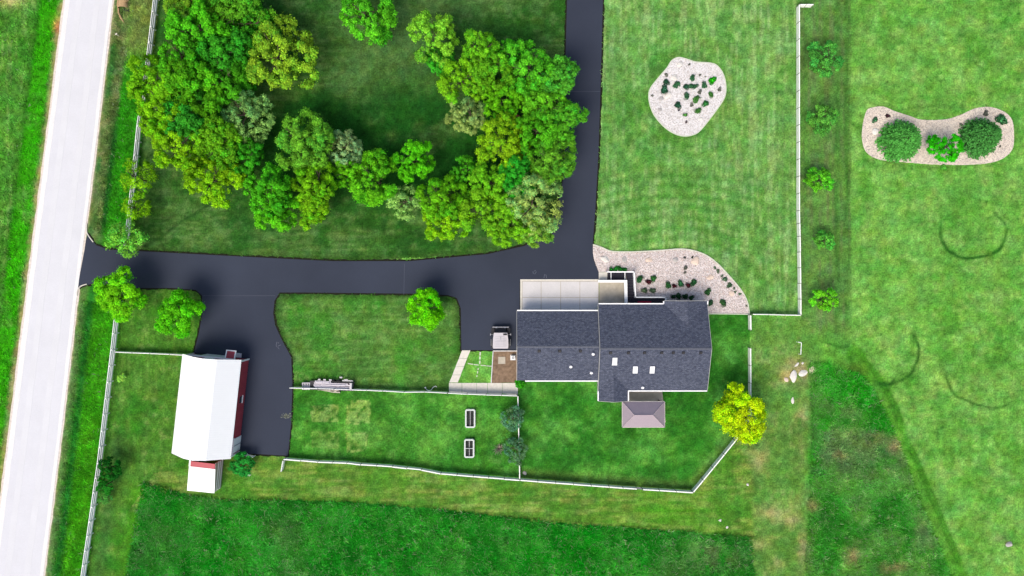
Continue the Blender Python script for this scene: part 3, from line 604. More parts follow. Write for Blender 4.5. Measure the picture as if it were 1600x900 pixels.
# ---------------------------------------------------------------- house
house = empty('house', (0, 0, 0)); tag(house, 'long single-storey house with dark shingle roofs and garage wing', 'house')
def G(x, y, z=0.0): return Vector((x*S, -y*S, z))
EV, PITCH = 2.7, 0.366
def gable_x(name, x0, x1, y0, y1, ev=EV, t=.14, parent=house, pitch=PITCH):
    """roof with its ridge along x; y grows downwards in the photo"""
    ym = (y0+y1)/2; rz = ev+(y1-y0)/2*S*pitch
    m = MB(); m.slab([G(x0, y0, ev), G(x1, y0, ev), G(x1, ym, rz), G(x0, ym, rz)], t); m.slab([G(x0, ym+.02, rz), G(x1, ym+.02, rz), G(x1, y1, ev), G(x0, y1, ev)], t)
    o = m.build(name, MT['roof'], parent)
    c = MB()
    L = (x1-x0)*S; k = max(2, int(L/.33))
    for i in range(k):
        a = x0+(x1-x0)*i/k; b = x0+(x1-x0)*(i+1)/k
        zz = rz+.012+.012*(i % 2)
        c.slab([G(a, ym-1.4, zz-.04), G(b, ym-1.4, zz-.04), G(b, ym, zz), G(a, ym, zz)], .02); c.slab([G(a, ym, zz), G(b, ym, zz), G(b, ym+1.4, zz-.04), G(a, ym+1.4, zz-.04)], .02)
    c.build('ridge_cap', MT['ridge'], o)
    return o, rz, ym
def gable_y(name, x0, x1, y0, y1, ev=EV, t=.14, pitch=PITCH, parent=house):
    xm = (x0+x1)/2; rz = ev+(x1-x0)/2*S*pitch
    m = MB(); m.slab([G(x0, y0, ev), G(xm, y0, rz), G(xm, y1, rz), G(x0, y1, ev)], t); m.slab([G(xm+.02, y0, rz), G(x1, y0, ev), G(x1, y1, ev), G(xm+.02, y1, rz)], t)
    return m.build(name, MT['roof'], parent), rz, xm
MX0, MX1, MY0, MY1 = 131.3, 296.6, 24.8, 155.6
main, mrz, mym = gable_x('roof', MX0, MX1, MY0, MY1)
gar, grz, gym = gable_x('garage_roof', 7.8, MX0+1.5, 35, 140.5)
ng, nrz, nxm = gable_y('porch_gable_roof', 231.4, 296.2, 19.9, 88)
sgb, srz, sxm = gable_y('rear_gable_roof', 131.7, 176, 100, 171.6, pitch=.42)
# lighter flashing strips where gable roofs meet the main slope
fl = MB()
def mainz_n(y): return EV+(y-MY0)*S*PITCH
def mainz_s(y): return EV+(MY1-y)*S*PITCH
OV = 4.6
def walls(x0, x1, y0, y1, h):
    m = MB(); t = .16
    a, b, c, d = G(x0, y0), G(x1, y0), G(x1, y1), G(x0, y1); w = MB()
    for p, q in ((a, b), (b, c), (c, d), (d, a)):
        mid = (p+q)/2; e = q-p; w.box((mid.x, mid.y, h/2-.05), (e.length+t, t, h+.1), math.atan2(e.y, e.x))
    return w
w = walls(MX0+2.5, MX1-OV, MY0+OV, MY1-OV, EV-.02)
def gable_tri(w, x, y0, y1, z0, z1, t=.15):
    ym = (y0+y1)/2; v = [G(x, y0, z0), G(x, y1, z0), G(x, ym, z1)]; d = Vector((t, 0, 0)); w.add(v+[q+d for q in v], [(0, 1, 2), (5, 4, 3), (0, 3, 4, 1), (1, 4, 5, 2), (2, 5, 3, 0)])
gable_tri(w, MX1-OV-1, MY0+OV, MY1-OV, EV-.1, mrz-.35); gable_tri(w, MX0+2.5, MY0+OV, MY1-OV, EV-.1, mrz-.35)
w.build('wall', MT['siding'], house)
w = walls(7.8+OV, MX0+2, 35+OV, 140.5-OV, EV-.03); gable_tri(w, 7.8+OV, 35+OV, 140.5-OV, EV-.1, grz-.3); w.build('garage_wall', MT['siding'], house)
w = walls(MX0+2.6, 176-OV, 150, 171.6-3.5, EV-.03); v = [G(MX0+3.2, 167.4, EV-.1), G(176-OV, 167.4, EV-.1), G(sxm, 167.4, srz-.25)]; w.add(v+[q+Vector((0, .1, 0)) for q in v], [(0, 1, 2), (5, 4, 3), (0, 3, 4, 1), (1, 4, 5, 2), (2, 5, 3, 0)]); w.build('rear_wall', MT['siding'], house)
w = walls(231.4+OV, MX1-OV-.3, 19.9+3.5, 40, EV-.03); w.build('front_wall', MT['siding'], house)
v = [G(231.4+OV, 23.8, EV-.1), G(MX1-OV, 23.8, EV-.1), G(nxm, 23.8, nrz-.25)]
MB().add(v+[q+Vector((0, -.1, 0)) for q in v], [(0, 1, 2), (5, 4, 3), (0, 3, 4, 1), (1, 4, 5, 2), (2, 5, 3, 0)]).build('gable_end', MT['siding'], house)
def strip3(a, b, w_, h_, name, m, parent, dz=0.0):
    d = b-a; mid = (a+b)/2; o = MB().box((0, 0, 0), (d.length, w_, h_)).build(name, m, parent); o.location = mid+Vector((0, 0, dz)); o.rotation_euler = (0, -math.asin(d.z/d.length), math.atan2(d.y, d.x)); return o
GUT = .15
for a, b in ((G(MX0+.3, MY0-.9, EV), G(230.6, MY0-.9, EV)), (G(176.4, MY1+.9, EV), G(MX1, MY1+.9, EV)), (G(7.8, 34.1, EV), G(MX0-.2, 34.1, EV)), (G(20, 141.4, EV), G(MX0-.2, 141.4, EV)),
             (G(130.9, 157, EV), G(130.9, 171.6, EV)), (G(176.9, 157, EV), G(176.9, 171.6, EV)), (G(230.5, 20, EV), G(230.5, 24, EV)), (G(297.4, 20, EV), G(297.4, 25, EV))):
    strip3(a, b, GUT, .13, 'gutter', MT['white'], house, -.06)
for x in (MX0-.6, MX1+.35):
    for ya, yb in ((MY0, mym), (MY1, mym)): strip3(G(x, ya, EV), G(x, yb, mrz), .05, .2, 'rake_board', MT['siding'], house, -.12)
for ya, yb in ((35, gym), (140.5, gym)): strip3(G(7.2, ya, EV), G(7.2, yb, grz), .05, .2, 'rake_board', MT['siding'], house, -.12)
for (xa, za), (xb, zb) in (((131.7, EV), (sxm, srz)), ((176, EV), (sxm, srz))): strip3(G(xa, 172.1, za), G(xb, 172.1, zb), .05, .2, 'rake_board', MT['siding'], house, -.12)
for (xa, za), (xb, zb) in (((231.4, EV), (nxm, nrz)), ((296.2, EV), (nxm, nrz))): strip3(G(xa, 19.3, za), G(xb, 19.3, zb), .05, .2, 'rake_board', MT['siding'], house, -.12)
slope = math.atan(PITCH)
def on_main(px, py):
    y = (py-450)*.958; x = (px-800)*.958; z = mainz_s(y); k = 1-z/H; return (px-800)*k, (py-450)*k
for px, py in ((960.5, 564), (992.5, 577.5), (1019, 577.5)):
    x, y = on_main(px, py); z = mainz_s(y); sk = empty('skylight', G(x, y, z)); sk.parent = house; sk.rotation_euler = (slope, 0, 0); sk.scale = (.84, .86, .9)
    fr = MB()
    for cxx, cyy, dx, dy in ((0, .56, .74, .08), (0, -.56, .74, .08), (.33, 0, .08, 1.04), (-.33, 0, .08, 1.04)): fr.box((cxx, cyy, .06), (dx, dy, .16))
    fr.build('frame', MT['white'], sk)
    p = MB().box((0, 0, .05), (.58, 1.04, .14)); p.build('pane', MT['skyglass'], sk)
    if px < 970: MB().box((0, -.66, .03), (.84, .12, .06)).build('flashing', MT['white'], sk)
def on_gar(px, py):
    k = 1-3.4/H; return (px-800)*k, (py-450)*k
for px, py, g in ((926, 552, 1), (892, 572.5, 1), (924.5, 582.5, 1), (1005.5, 606, 0)):
    x, y = on_gar(px, py); z = EV+((140.5 if g else MY1)-y)*S*PITCH; vp = empty('vent_pipe', G(x, y, z)); vp.parent = house
    MB().tube([(0, 0, -.1), (0, 0, .42)], .09, 10).build('pipe', MT['pvc'], vp); MB().tube([(0, 0, -.06), (0, 0, .07)], [.26, .12], 10).build('boot', MT['pvc'], vp); MB().tube([(0, 0, .42), (0, 0, .48)], [.14, .1], 10).build('cap', MT['pvc'], vp)
for px in (842, 874, 906): x, y = on_gar(px, 547.5); z = EV+(140.5-y)*S*PITCH; o = MB().add([(-.22, -.2, 0), (.22, -.2, 0), (.22, .2, 0), (-.22, .2, 0), (-.15, -.15, .16), (.15, -.15, .16), (.12, .14, .1), (-.12, .14, .1)], [(0, 1, 5, 4), (1, 2, 6, 5), (2, 3, 7, 6), (3, 0, 4, 7), (4, 5, 6, 7), (3, 2, 1, 0)]).build('roof_vent', MT['dark'], house); o.location = G(x, y, z); o.rotation_euler = (slope, 0, 0); VM = o.data
for px in (954, 982, 1007, 1034, 1052, 1068, 1095):
    x, y = on_main(px, 551); o = obj('roof_vent', VM, None, house); o.location = G(x, y, mainz_s(y)); o.rotation_euler = (slope, 0, 0)
# doors and windows under the eaves
def window(x, y, wd, ht, z, face):
    e = empty('window', G(x, y, z)); e.parent = house; e.rotation_euler = (0, 0, {'n': 0, 's': math.pi, 'e': -math.pi/2, 'w': math.pi/2}[face])
    MB().box((0, .09, 0), (wd, .04, ht)).build('pane', MT['glass'], e); f = MB()
    for cxx, cz, dx, dz in ((0, ht/2, wd+.16, .1), (0, -ht/2, wd+.16, .1), (wd/2, 0, .1, ht), (-wd/2, 0, .1, ht), (0, 0, .05, ht)): f.box((cxx, .12, cz), (dx, .06, dz))
    f.build('frame', MT['white'], e); MB().box((0, .17, -ht/2-.08), (wd+.3, .16, .06)).build('sill', MT['white'], e)
for a in ((160, MY0+OV, 1.4, 1.2, 1.5, 'n'), (205, MY0+OV, 1.6, 1.2, 1.5, 'n'), (263, 23.4, 1.8, 1.3, 1.5, 'n'), (210, MY1-OV, 1.8, 1.3, 1.5, 's'), (250, MY1-OV, 1.5, 1.2, 1.5, 's'), (153, 168.1, 1.4, 1.2, 1.5, 's'), (40, 140.5-OV, 1.2, 1, 1.6, 's'), (90, 140.5-OV, 1.2, 1, 1.6, 's'), (MX1-OV, 70, 1.4, 1.2, 1.5, 'e'), (MX1-OV, 120, 1.4, 1.2, 1.5, 'e'), (7.8+OV, 100, 1.2, 1, 1.6, 'w')): window(*a)
for x in (32, 68, 104):
    e = empty('garage_door', G(x, 35+OV, 0)); e.parent = house
    for i in range(4): MB().box((0, .1, .3+i*.54), (2.6, .06, .52)).build('panel', MT['white'], e)
    MB().box((0, .15, .55), (.3, .05, .06)).build('handle', MT['dark'], e)
fd = empty('door', G(188, MY0+OV, .5)); fd.parent = house; MB().box((0, .1, 1.02), (.95, .06, 2.04)).build('door_leaf', MT['red'], fd); MB().tube([(.38, .15, 1.0), (.38, .2, 1.0), (.28, .2, 1.0)], .02, 6).build('handle', MT['steel'], fd)
pd = empty('door', G(186, MY1-OV, .05)); pd.parent = house; pd.rotation_euler = (0, 0, math.pi); MB().box((0, .1, 1.02), (1.8, .05, 2.04)).build('glass_leaf', MT['glass'], pd); MB().box((0, .13, 1.02), (.06, .06, 2.04)).build('frame', MT['white'], pd)

# ---------------------------------------------------------------- entry court wall, ramp, deck
cw = empty('courtyard_wall', W(936, 439)); tag(cw, 'thick white parapet wall around the entry courtyard', 'wall'); c0 = W(936, 439)
def wall_seg(a, b, w_, h_, z0, name, m, parent, o0, zc=None):
    a, b = W(a[0], a[1], h_)-o0, W(b[0], b[1], h_)-o0; a.z = b.z = 0; d = b-a; mid = (a+b)/2
    return MB().box((mid.x, mid.y, (z0+h_)/2), (d.length, w_, h_-z0), math.atan2(d.y, d.x)).build(name, m, parent)
wall_seg((935, 439.6), (979, 439.6), .2, .92, -.05, 'wall_panel', MT['siding'], cw, c0); wall_seg((977.6, 442), (978.4, 474), .26, .92, -.05, 'wall_panel', MT['siding'], cw, c0)
wall_seg((934.6, 439.5), (980, 439.5), .34, 1.0, .92, 'coping', MT['white'], cw, c0); wall_seg((977.6, 441.5), (978.4, 475), .42, 1.002, .92, 'coping', MT['white'], cw, c0)
deck = empty('entry_deck', W(950, 437)); tag(deck, 'black ramp and porch deck with white railings at the front door', 'deck'); d0 = W(950, 437)
def board(poly, z0, z1, parent, name='deck_board', m=None): MB().prism([(W(*p, z1)-d0).to_2d() for p in poly], z0, z1).build(name, m or MT['deck'], parent)
xs = np.linspace(949, 978, 13)
for i, (a, b) in enumerate(zip(xs[:-1], xs[1:])): board([(a, 426), (b-.25, 426), (b-.25, 437.6), (a, 437.6)], .02, .1+i*.018, deck)
board([(978, 426), (990, 426), (990, 437), (979.8, 437)], .1, .335, deck, 'landing')
ys = np.linspace(437.3, 463.5, 12)
for i, (a, b) in enumerate(zip(ys[:-1], ys[1:])): s0 = (a-437)/27; board([(980.5+s0*1.5, a), (990.3+s0*2, a), (990.4+s0*2, b-.25), (980.6+s0*1.5, b-.25)], .2, .35+i*.014, deck)
ys = np.linspace(464.2, 482, 8)
for i, (a, b) in enumerate(zip(ys[:-1], ys[1:])): board([(980, a), (1039, a), (1039, b-.25), (980, b-.25)], .3, .52, deck)
def railing(pts, base, parent, h=1.0):
    for a, b in zip(pts[:-1], pts[1:]):
        z1 = base+h; A, B = W(*a, z1)-d0, W(*b, z1)-d0; A.z = B.z = 0; d = B-A; ang = math.atan2(d.y, d.x); mid = (A+B)/2
        MB().box((mid.x, mid.y, z1), (d.length+.1, .16, .06), ang).build('top_rail', MT['white'], parent); MB().box((mid.x, mid.y, base+.12), (d.length, .06, .06), ang).build('bottom_rail', MT['white'], parent)
        m = MB(); k = max(2, int(d.length/.14))
        for i in range(1, k): q = A.lerp(B, i/k); m.box((q.x, q.y, base+.55), (.03, .03, h-.2), ang)
        m.build('balusters', MT['white'], parent)
        for q in (A, B): MB().box((q.x, q.y, (z1+.04)/2), (.12, .12, z1+.04), ang).build('railing_post', MT['white'], parent)
railing([(949, 424.9), (991, 424.9), (993, 464.4), (1040.5, 464.6), (1040.5, 469.5)], .3, deck)
for x in (955, 976.8):
    A, B = W(x, 425.5, .7)-d0, W(x, 437.4, .7)-d0; MB().box(((A.x+B.x)/2, (A.y+B.y)/2, .5), (.09, (A-B).length, .06)).build('threshold_strip', MT['white'], deck)
dm = MB().box(W(1007, 473.5, .55)-Vector((0, 0, .015)), (1.9, .5, .03)).build('door_mat', MT['redmat']); tag(dm, 'red door mat on the black porch deck', 'mat')
ac = empty('cooling_unit', W(801.5, 558.5)); tag(ac, 'small square white cooling unit in the mulch bed', 'cooling unit')
MB().box((0, 0, .33), (.56, .56, .66)).build('casing', MT['white'], ac); MB().tube([(0, 0, .6), (0, 0, .69)], .2, 14).build('fan_guard', MT['steel'], ac); MB().box((0, 0, .02), (.75, .75, .1)).build('base', MT['concrete'], ac)

# ---------------------------------------------------------------- gazebo
gz = empty('gazebo', W(1005, 648)); tag(gz, 'hip-roofed mauve metal gazebo on the back patio', 'gazebo'); z0 = W(1005, 648)
EG, RG = 2.45, 3.75
A, B, Cc, D = (W(*p, EG)-z0 for p in ((972.5, 627.5), (1038.5, 627.5), (1038.5, 667.5), (972.5, 667.5)))
R1, R2 = W(991, 648.5, RG)-z0, W(1020, 648.5, RG)-z0
for poly in ([A, B, R2, R1], [B, Cc, R2], [Cc, D, R1, R2], [D, A, R1]): MB().slab(poly, .05).build('roof_panel', MT['gazebo'], gz)
rib = MB()
def ribs(a, b, c, d, k):
    for i in range(1, k):
        t = i/k; p = a.lerp(b, t)
        q = d.lerp(c, t); rib.tube([p+Vector((0, 0, .012)), q+Vector((0, 0, .012))], .022, 4)
def hip_ribs(e0, e1, r0, r1, k):
    ex = (e1-e0); L = ex.length; u = ex/L; s0 = (r0-e0).dot(u)/L; s1 = (r1-e0).dot(u)/L
    for i in range(1, k):
        t = i/k; p = e0.lerp(e1, t)
        if t < s0: q = e0.lerp(r0, t/s0)
        elif t > s1: q = e1.lerp(r1, (1-t)/(1-s1))
        else: q = r0.lerp(r1, (t-s0)/max(s1-s0, 1e-6))
        rib.tube([p+Vector((0, 0, .012)), q+Vector((0, 0, .012))], .02, 4)
hip_ribs(A, B, R1, R2, 20); hip_ribs(Cc, D, R2, R1, 20); hip_ribs(B, Cc, R2, R2, 12); hip_ribs(D, A, R1, R1, 12); rib.build('roof_ribs', MT['gazebo'], gz)
cap = MB()
for p, q in ((A, R1), (B, R2), (Cc, R2), (D, R1), (R1, R2)): cap.tube([p+Vector((0, 0, .02)), q+Vector((0, 0, .02))], .06, 6)
cap.build('hip_cap', mat('hip_cap_metal', alb(200, 180, 188), .4, .5, .05, 2), gz)
for p, q in ((A, B), (B, Cc), (Cc, D), (D, A)): strip3(p, q, .1, .14, 'fascia', MT['path'], gz, -.08)
for p in (A, B, Cc, D):
    c = (A+Cc)/2; q = c+(p-c)*.88; MB().box((q.x, q.y, (EG-.05)/2), (.16, .16, EG-.05)).build('post', MT['gazebo_post'], gz)

# ---------------------------------------------------------------- barn and its lean-to shed
bn = empty('barn', W(338, 629)); tag(bn, 'red barn with white gambrel steel roof beside the road', 'barn'); bo = W(338, 629)
TL, TR, BR, BL = (W(*p)-bo for p in ((304, 552.5), (388, 561), (372.5, 705.5), (288, 697.5)))
def bp(u, v, z): return TL.lerp(TR, u).lerp(BL.lerp(BR, u), v)+Vector((0, 0, z))
PROF = [(0.0, 3.2), (0.30, 5.05), (0.5, 5.6), (0.70, 5.05), (1.0, 3.2)]
OVB = .018
for (u0, h0), (u1, h1) in zip(PROF[:-1], PROF[1:]):
    e0 = -.03 if u0 == 0 else 0; e1 = .03 if u1 == 1 else 0
    h0_ = h0-.14 if u0 == 0 else h0; h1_ = h1-.14 if u1 == 1 else h1
    pa = MB().slab([bp(u0+e0, -OVB, h0_+.1), bp(u1+e1, -OVB, h1_+.1), bp(u1+e1, 1+OVB, h1_+.1), bp(u0+e0, 1+OVB, h0_+.1)], .08).build('roof_panel', MT['barn_roof'], bn)
    m = MB()
    for i in range(1, 44):
        v = -OVB+(1+2*OVB)*i/44; m.tube([bp(u0+e0, v, h0_+.105), bp(u1+e1, v, h1_+.105)], .016, 4)
    m.build('roof_ribs', MT['barn_roof'], pa)
def wallq(a, b, z, name, m):
    d = b-a; mid = (a+b)/2; return MB().box((mid.x, mid.y, z/2), (d.length, .16, z), math.atan2(d.y, d.x)).build(name, m, bn)
wallq(TR, BR, 3.2, 'wall', MT['red']); wallq(TL, BL, 3.2, 'wall', MT['red'])
for v in (0.0, 1.0):
    pts = [bp(0.01, v, 0)]+[bp(min(max(u, .01), .99), v, h-.02) for u, h in PROF]+[bp(.99, v, 0)]; d = (bp(.5, .5, 0)-bp(.5, v, 0)).normalized()*.15; k = len(pts)
    MB().add(pts+[p+d for p in pts], [list(range(k)), list(range(k, 2*k))[::-1]]+[(i, i+k, (i+1) % k+k, (i+1) % k) for i in range(k)]).build('gable_wall', MT['red'], bn)
bat = MB()
for i in range(1, 44):
    p = bp(1.0, i/44, 1.58); bat.box(p+Vector((.1, 0, 0)), (.05, .05, 3.1), math.atan2((BR-TR).y, (BR-TR).x))
bat.build('battens', MT['red'], bn)
for v in (0, 1):
    for u in (0, 1): p = bp(u+(.012 if u else -.012), v, 1.6); MB().box(p, (.2, .2, 3.2), math.atan2((TR-TL).y, (TR-TL).x)).build('corner_board', MT['white'], bn)
ang = math.atan2((TR-TL).y, (TR-TL).x); out = Vector((-math.sin(ang), math.cos(ang), 0))
def front(u, z, dx, dz, t, name, m, o_=.08, parent=bn):
    p = bp(u, 0, z)+out*o_; return MB().box(p, (dx, t, dz), ang).build(name, m, parent)
front(.5, 1.55, 4.0, 3.0, .1, 'sliding_door', MT['white'], .12); front(.5, 3.12, 6.4, .16, .2, 'door_track', MT['white'], .16); front(.16, 1.05, .95, 2.05, .08, 'side_door', MT['dark'], .1); front(.16, 2.2, 1.2, .14, .14, 'door_trim', MT['white'], .12)
front(.5, 4.1, 1.3, 1.3, .08, 'loft_door', MT['white'], .1); front(.78, .1, 1.4, .2, .6, 'door_step', MT['concrete'], .4)
cn = empty('canopy', bp(.8, 0, 2.75)+out*.08); cn.parent = bn; cn.rotation_euler = (math.radians(-14), 0, ang)
MB().box((0, .62, 0), (1.1, 1.0, .06)).build('canopy_panel', MT['redroof'], cn); m = MB()
for cxx, cyy, dx, dy in ((0, 1.2, 1.4, .14), (0, .06, 1.4, .14), (.62, .63, .14, 1.0), (-.62, .63, .14, 1.0)): m.box((cxx, cyy, .02), (dx, dy, .09))
m.build('canopy_frame', MT['white'], cn)
for s in (-1, 1): MB().tube([(s*.55, .1, -.6), (s*.55, 1.05, -.05)], .035, 6).build('brace', MT['white'], cn)
eo = Vector((math.cos(ang), math.sin(ang), 0))
def east(v, z, dy, dz, t, name, m, o_=.1): p = bp(1, v, z)+eo*o_; a2 = math.atan2((BR-TR).y, (BR-TR).x); return MB().box(p, (dy, t, dz), a2).build(name, m, bn)
east(.9, 1.3, 2.0, 2.5, .1, 'door', MT['white'], .14); east(.9, 2.62, 2.3, .14, .16, 'door_trim', MT['white'], .16); east(.9, 1.3, .08, 2.5, .14, 'door_brace', MT['steel'], .17); east(.42, 1.5, .9, .8, .06, 'window', MT['glass'], .1); east(.42, 1.02, 1.1, .1, .16, 'window_sill', MT['white'], .14)
# lean-to
sh = empty('shed', W(330, 737)); tag(sh, 'small white-roofed lean-to shed on the south end of the barn', 'shed'); so = W(330, 737)
sTL, sTR, sBR, sBL = (W(*p)-so for p in ((311, 712), (349, 716.5), (344.5, 762), (304.5, 758)))
def spt(u, v, z): return sTL.lerp(sTR, u).lerp(sBL.lerp(sBR, u), v)+Vector((0, 0, z))
def zz(v): return 2.75-.55*v
MB().slab([spt(-.02, .20, zz(.2)), spt(1.02, .20, zz(.2)), spt(1.02, 1.03, zz(1.03)), spt(-.02, 1.03, zz(1.03))], .07).build('roof_panel', MT['barn_roof'], sh)
MB().slab([spt(.03, .02, zz(.02)), spt(1.0, .02, zz(.02)), spt(1.0, .195, zz(.195)), spt(.03, .195, zz(.195))], .07).build('red_roof_panel', MT['redroof'], sh)
MB().slab([spt(-.03, -.01, zz(0)+.02), spt(.03, -.01, zz(0)+.02), spt(.03, .2, zz(.2)+.02), spt(-.03, .2, zz(.2)+.02)], .07).build('roof_trim', MT['white'], sh)
m = MB()
for i in range(1, 12): m.tube([spt(i/12, .2, zz(.2)+.01), spt(i/12, 1.03, zz(1.03)+.01)], .015, 4)
m.build('roof_ribs', MT['barn_roof'], sh)
for a, b, za, zb in ((sTR, sBR, 2.62, 2.1), (sTL, sBL, 2.62, 2.1), (sBL, sBR, 2.1, 2.1)):
    d = (b-a); nn = Vector((-d.y, d.x, 0)).normalized()*.06; v = [a, b, b+Vector((0, 0, zb)), a+Vector((0, 0, za))]; MB().add([q-nn for q in v]+[q+nn for q in v], [(0, 1, 2, 3), (7, 6, 5, 4), (0, 4, 5, 1), (1, 5, 6, 2), (2, 6, 7, 3), (3, 7, 4, 0)]).build('wall', MT['beige'], sh)
for z in (.5, 1.1, 1.7): p, q = sTR+Vector((.09, 0, z)), sBR+Vector((.09, 0, z)); strip3(p, q, .05, .08, 'girt', MT['white'], sh)
bg = empty('barn_gate', W(374, 706)); tag(bg, 'low pale rail gate beside the barn bush at the asphalt end', 'gate'); q = W(399, 711.5)-W(374, 706)
for z in (.4, .75, 1.1): strip3(Vector((0, 0, z)), q+Vector((0, 0, z)), .05, .07, 'rail', MT['white'], bg)
for t in (0, .5, 1): MB().box(q*t+Vector((0, 0, .6)), (.09, .09, 1.2)).build('post', MT['white'], bg)

# ---------------------------------------------------------------- parked utility vehicle
uv = empty('utility_vehicle', W(782.5, 528)); tag(uv, 'black utility vehicle with a white roof parked beside the garage', 'vehicle')
MB().prism([(-1.0, -1.35), (1.0, -1.35), (1.0, .9), (.8, 1.45), (-.8, 1.45), (-1.0, .9)], .45, .75).build('chassis', MT['dark'], uv)
hd = MB().add([(-.95, .75, .75), (.95, .75, .75), (.8, 1.5, .75), (-.8, 1.5, .75), (-.85, .75, 1.15), (.85, .75, 1.15), (.68, 1.42, .98), (-.68, 1.42, .98)], [(0, 1, 5, 4), (1, 2, 6, 5), (2, 3, 7, 6), (3, 0, 4, 7), (4, 5, 6, 7), (3, 2, 1, 0)]); hd.build('bonnet', MT['dark'], uv)
rf = MB().prism([(-1.02, -1.32), (1.02, -1.32), (1.08, -.95), (1.05, .0), (.92, .85), (-.92, .85), (-1.05, 0), (-1.08, -.95)], 1.93, 2.02).build('roof', MT['vehicle_white'], uv)
rr = MB()
for y in (-1.0, -.7, -.38, -.2, .02, .3): rr.box((r.uniform(-.15, .15), y, 2.03), (r.uniform(1.1, 1.6), .035, .03))
for x in (.45, .6, .75): rr.box((x, -.4, 2.032), (.04, 1.1, .03))
rr.build('roof_rib', MT['steel'], rf); MB().box((.62, .62, 2.06), (.5, .22, .1)).build('roof_pod', MT['dark'], rf); MB().box((0, .1, 2.05), (.16, .4, .08)).build('roof_hatch', MT['steel'], rf)
cg = MB()
for s in (-1, 1):
    cg.tube([(s*.95, -1.2, .7), (s*.95, -1.2, 1.93)], .05, 6); cg.tube([(s*.95, .85, .9), (s*.88, .55, 1.93)], .05, 6); cg.tube([(s*.95, -.2, .7), (s*.93, -.2, 1.93)], .045, 6)
cg.build('roll_cage', MT['dark'], uv); MB().box((0, -.45, .95), (1.6, .6, .3)).build('seat', MT['rubber'], uv); MB().box((0, -.78, 1.3), (1.6, .15, .6)).build('backrest', MT['rubber'], uv)
MB().box((0, 1.56, .78), (2.3, .12, .16)).build('bumper', MT['steel'], uv); MB().box((0, .74, 1.5), (1.75, .03, .75), 0, (-.28, 0)).build('windscreen', MT['glass'], uv)
for s in (-1, 1):
    MB().box((s*.6, 1.49, .86), (.28, .06, .14)).build('headlight', MT['skyglass'], uv)
    m = MB().tube([(s*1.0, .55, 1.55), (s*1.35, .6, 1.62)], .03, 6); m.box((s*1.4, .6, 1.62), (.08, .26, .3)); m.build('mirror', MT['steel'], uv); MB().tube([(s*1.32, -1.0, 1.0), (s*1.34, -.1, 1.0)], .05, 6).build('nerf_bar', MT['steel'], uv)
    for y in (-.95, 1.0):
        wh = empty('wheel', (s*1.1, y, .42)); wh.parent = uv; wh.rotation_euler = (0, math.pi/2, 0)
        MB().tube([(0, 0, -.2), (0, 0, -.14), (0, 0, .14), (0, 0, .2)], [.36, .42, .42, .36], 18).build('tyre', MT['rubber'], wh); MB().tube([(0, 0, -.21), (0, 0, .21)], .2, 12).build('rim', MT['steel'], wh); MB().box((-.52, 0, 0), (.06, .9, .44)).build('fender', MT['dark'], wh)

# ---------------------------------------------------------------- loaded trailer by the fence
tr = empty('flatbed_trailer', W(520, 601.5), math.radians(-2)); tag(tr, 'long narrow trailer stacked with pale planks beside the thin fence', 'trailer')
MB().box((0, -.05, .5), (6.1, 1.25, .12)).build('bed', MT['dark'], tr); fr = MB()
for y in (-.55, .5): fr.box((0, y, .4), (6.3, .08, .12))
fr.tube([(-3.0, -.5, .42), (-3.6, 0, .45), (-3.0, .5, .42)], .05, 6); fr.tube([(-3.5, 0, .45), (-4.4, 0, .45)], .05, 6); fr.build('frame', MT['dark'], tr)
for i, (y, x0, x1, z) in enumerate(((.52, -2.35, -.1, .66), (.28, -2.45, 2.3, .68), (.06, -2.5, 2.55, .72), (-.16, -2.45, 2.5, .70), (-.38, -2.3, 2.4, .66), (.36, -2.2, -.3, .76), (.08, -1.4, 2.0, .81), (-.2, -2.3, .6, .79))):
    MB().box(((x0+x1)/2, y, z), (x1-x0, .17, .07), r.uniform(-.015, .015)).build('plank', MT['plank'], tr)
MB().box((2.75, 0, .85), (.3, 1.0, .5)).build('winch_box', MT['vehicle_white'], tr)
for x in (-1.75, -1.0, -.2): MB().box((x, .78, .66), (.34, .2, .1)).build('bracket', MT['vehicle_white'], tr)
MB().box((1.2, 1.15, .3), (.36, .2, .25)).build('jack', MT['vehicle_white'], tr); MB().box((2.2, .75, .6), (1.5, .14, .1)).build('side_rail', MT['steel'], tr); MB().box((2.0, .9, .62), (.5, .12, .1)).build('bracket', MT['vehicle_white'], tr)
for x in (.1, .9):
    for s in (-1, 1):
        wh = empty('wheel', (x, s*.72, .33)); wh.parent = tr; wh.rotation_euler = (math.pi/2, 0, 0); MB().tube([(0, 0, -.11), (0, 0, .11)], .33, 16).build('tyre', MT['rubber'], wh); MB().tube([(0, 0, -.12), (0, 0, .12)], .17, 10).build('rim', MT['steel'], wh)
pl = empty('pallet', W(483.5, 602.5)); tag(pl, 'whitish slatted pallet at the west end of the trailer', 'pallet')
for i, x in enumerate(np.linspace(-.78, .78, 6)): MB().box((x, 0, .52+.01*(i % 2)), (.2, 1.0, .05), r.uniform(-.04, .04)).build('slat', MT['vehicle_white'], pl)
for y in (-.42, 0, .42): MB().box((0, y, .25), (1.7, .12, .5)).build('runner', MT['plank'], pl)
lb = MB().add([(-1.4, .05, .0), (1.5, -.1, 0), (1.6, -.42, .0), (.6, -.36, .0), (-1.4, .1, .75), (1.5, .1, .75), (1.55, .02, .75), (-1.3, .16, .75)], [(0, 1, 5, 4), (0, 3, 2, 1), (1, 2, 6, 5), (4, 5, 6, 7), (3, 7, 6, 2), (0, 4, 7, 3)]).build('leaning_board', MT['beige'], None, W(514, 609.5)); tag(lb, 'cream wedge-shaped board leaning on the south side of the thin fence', 'board')

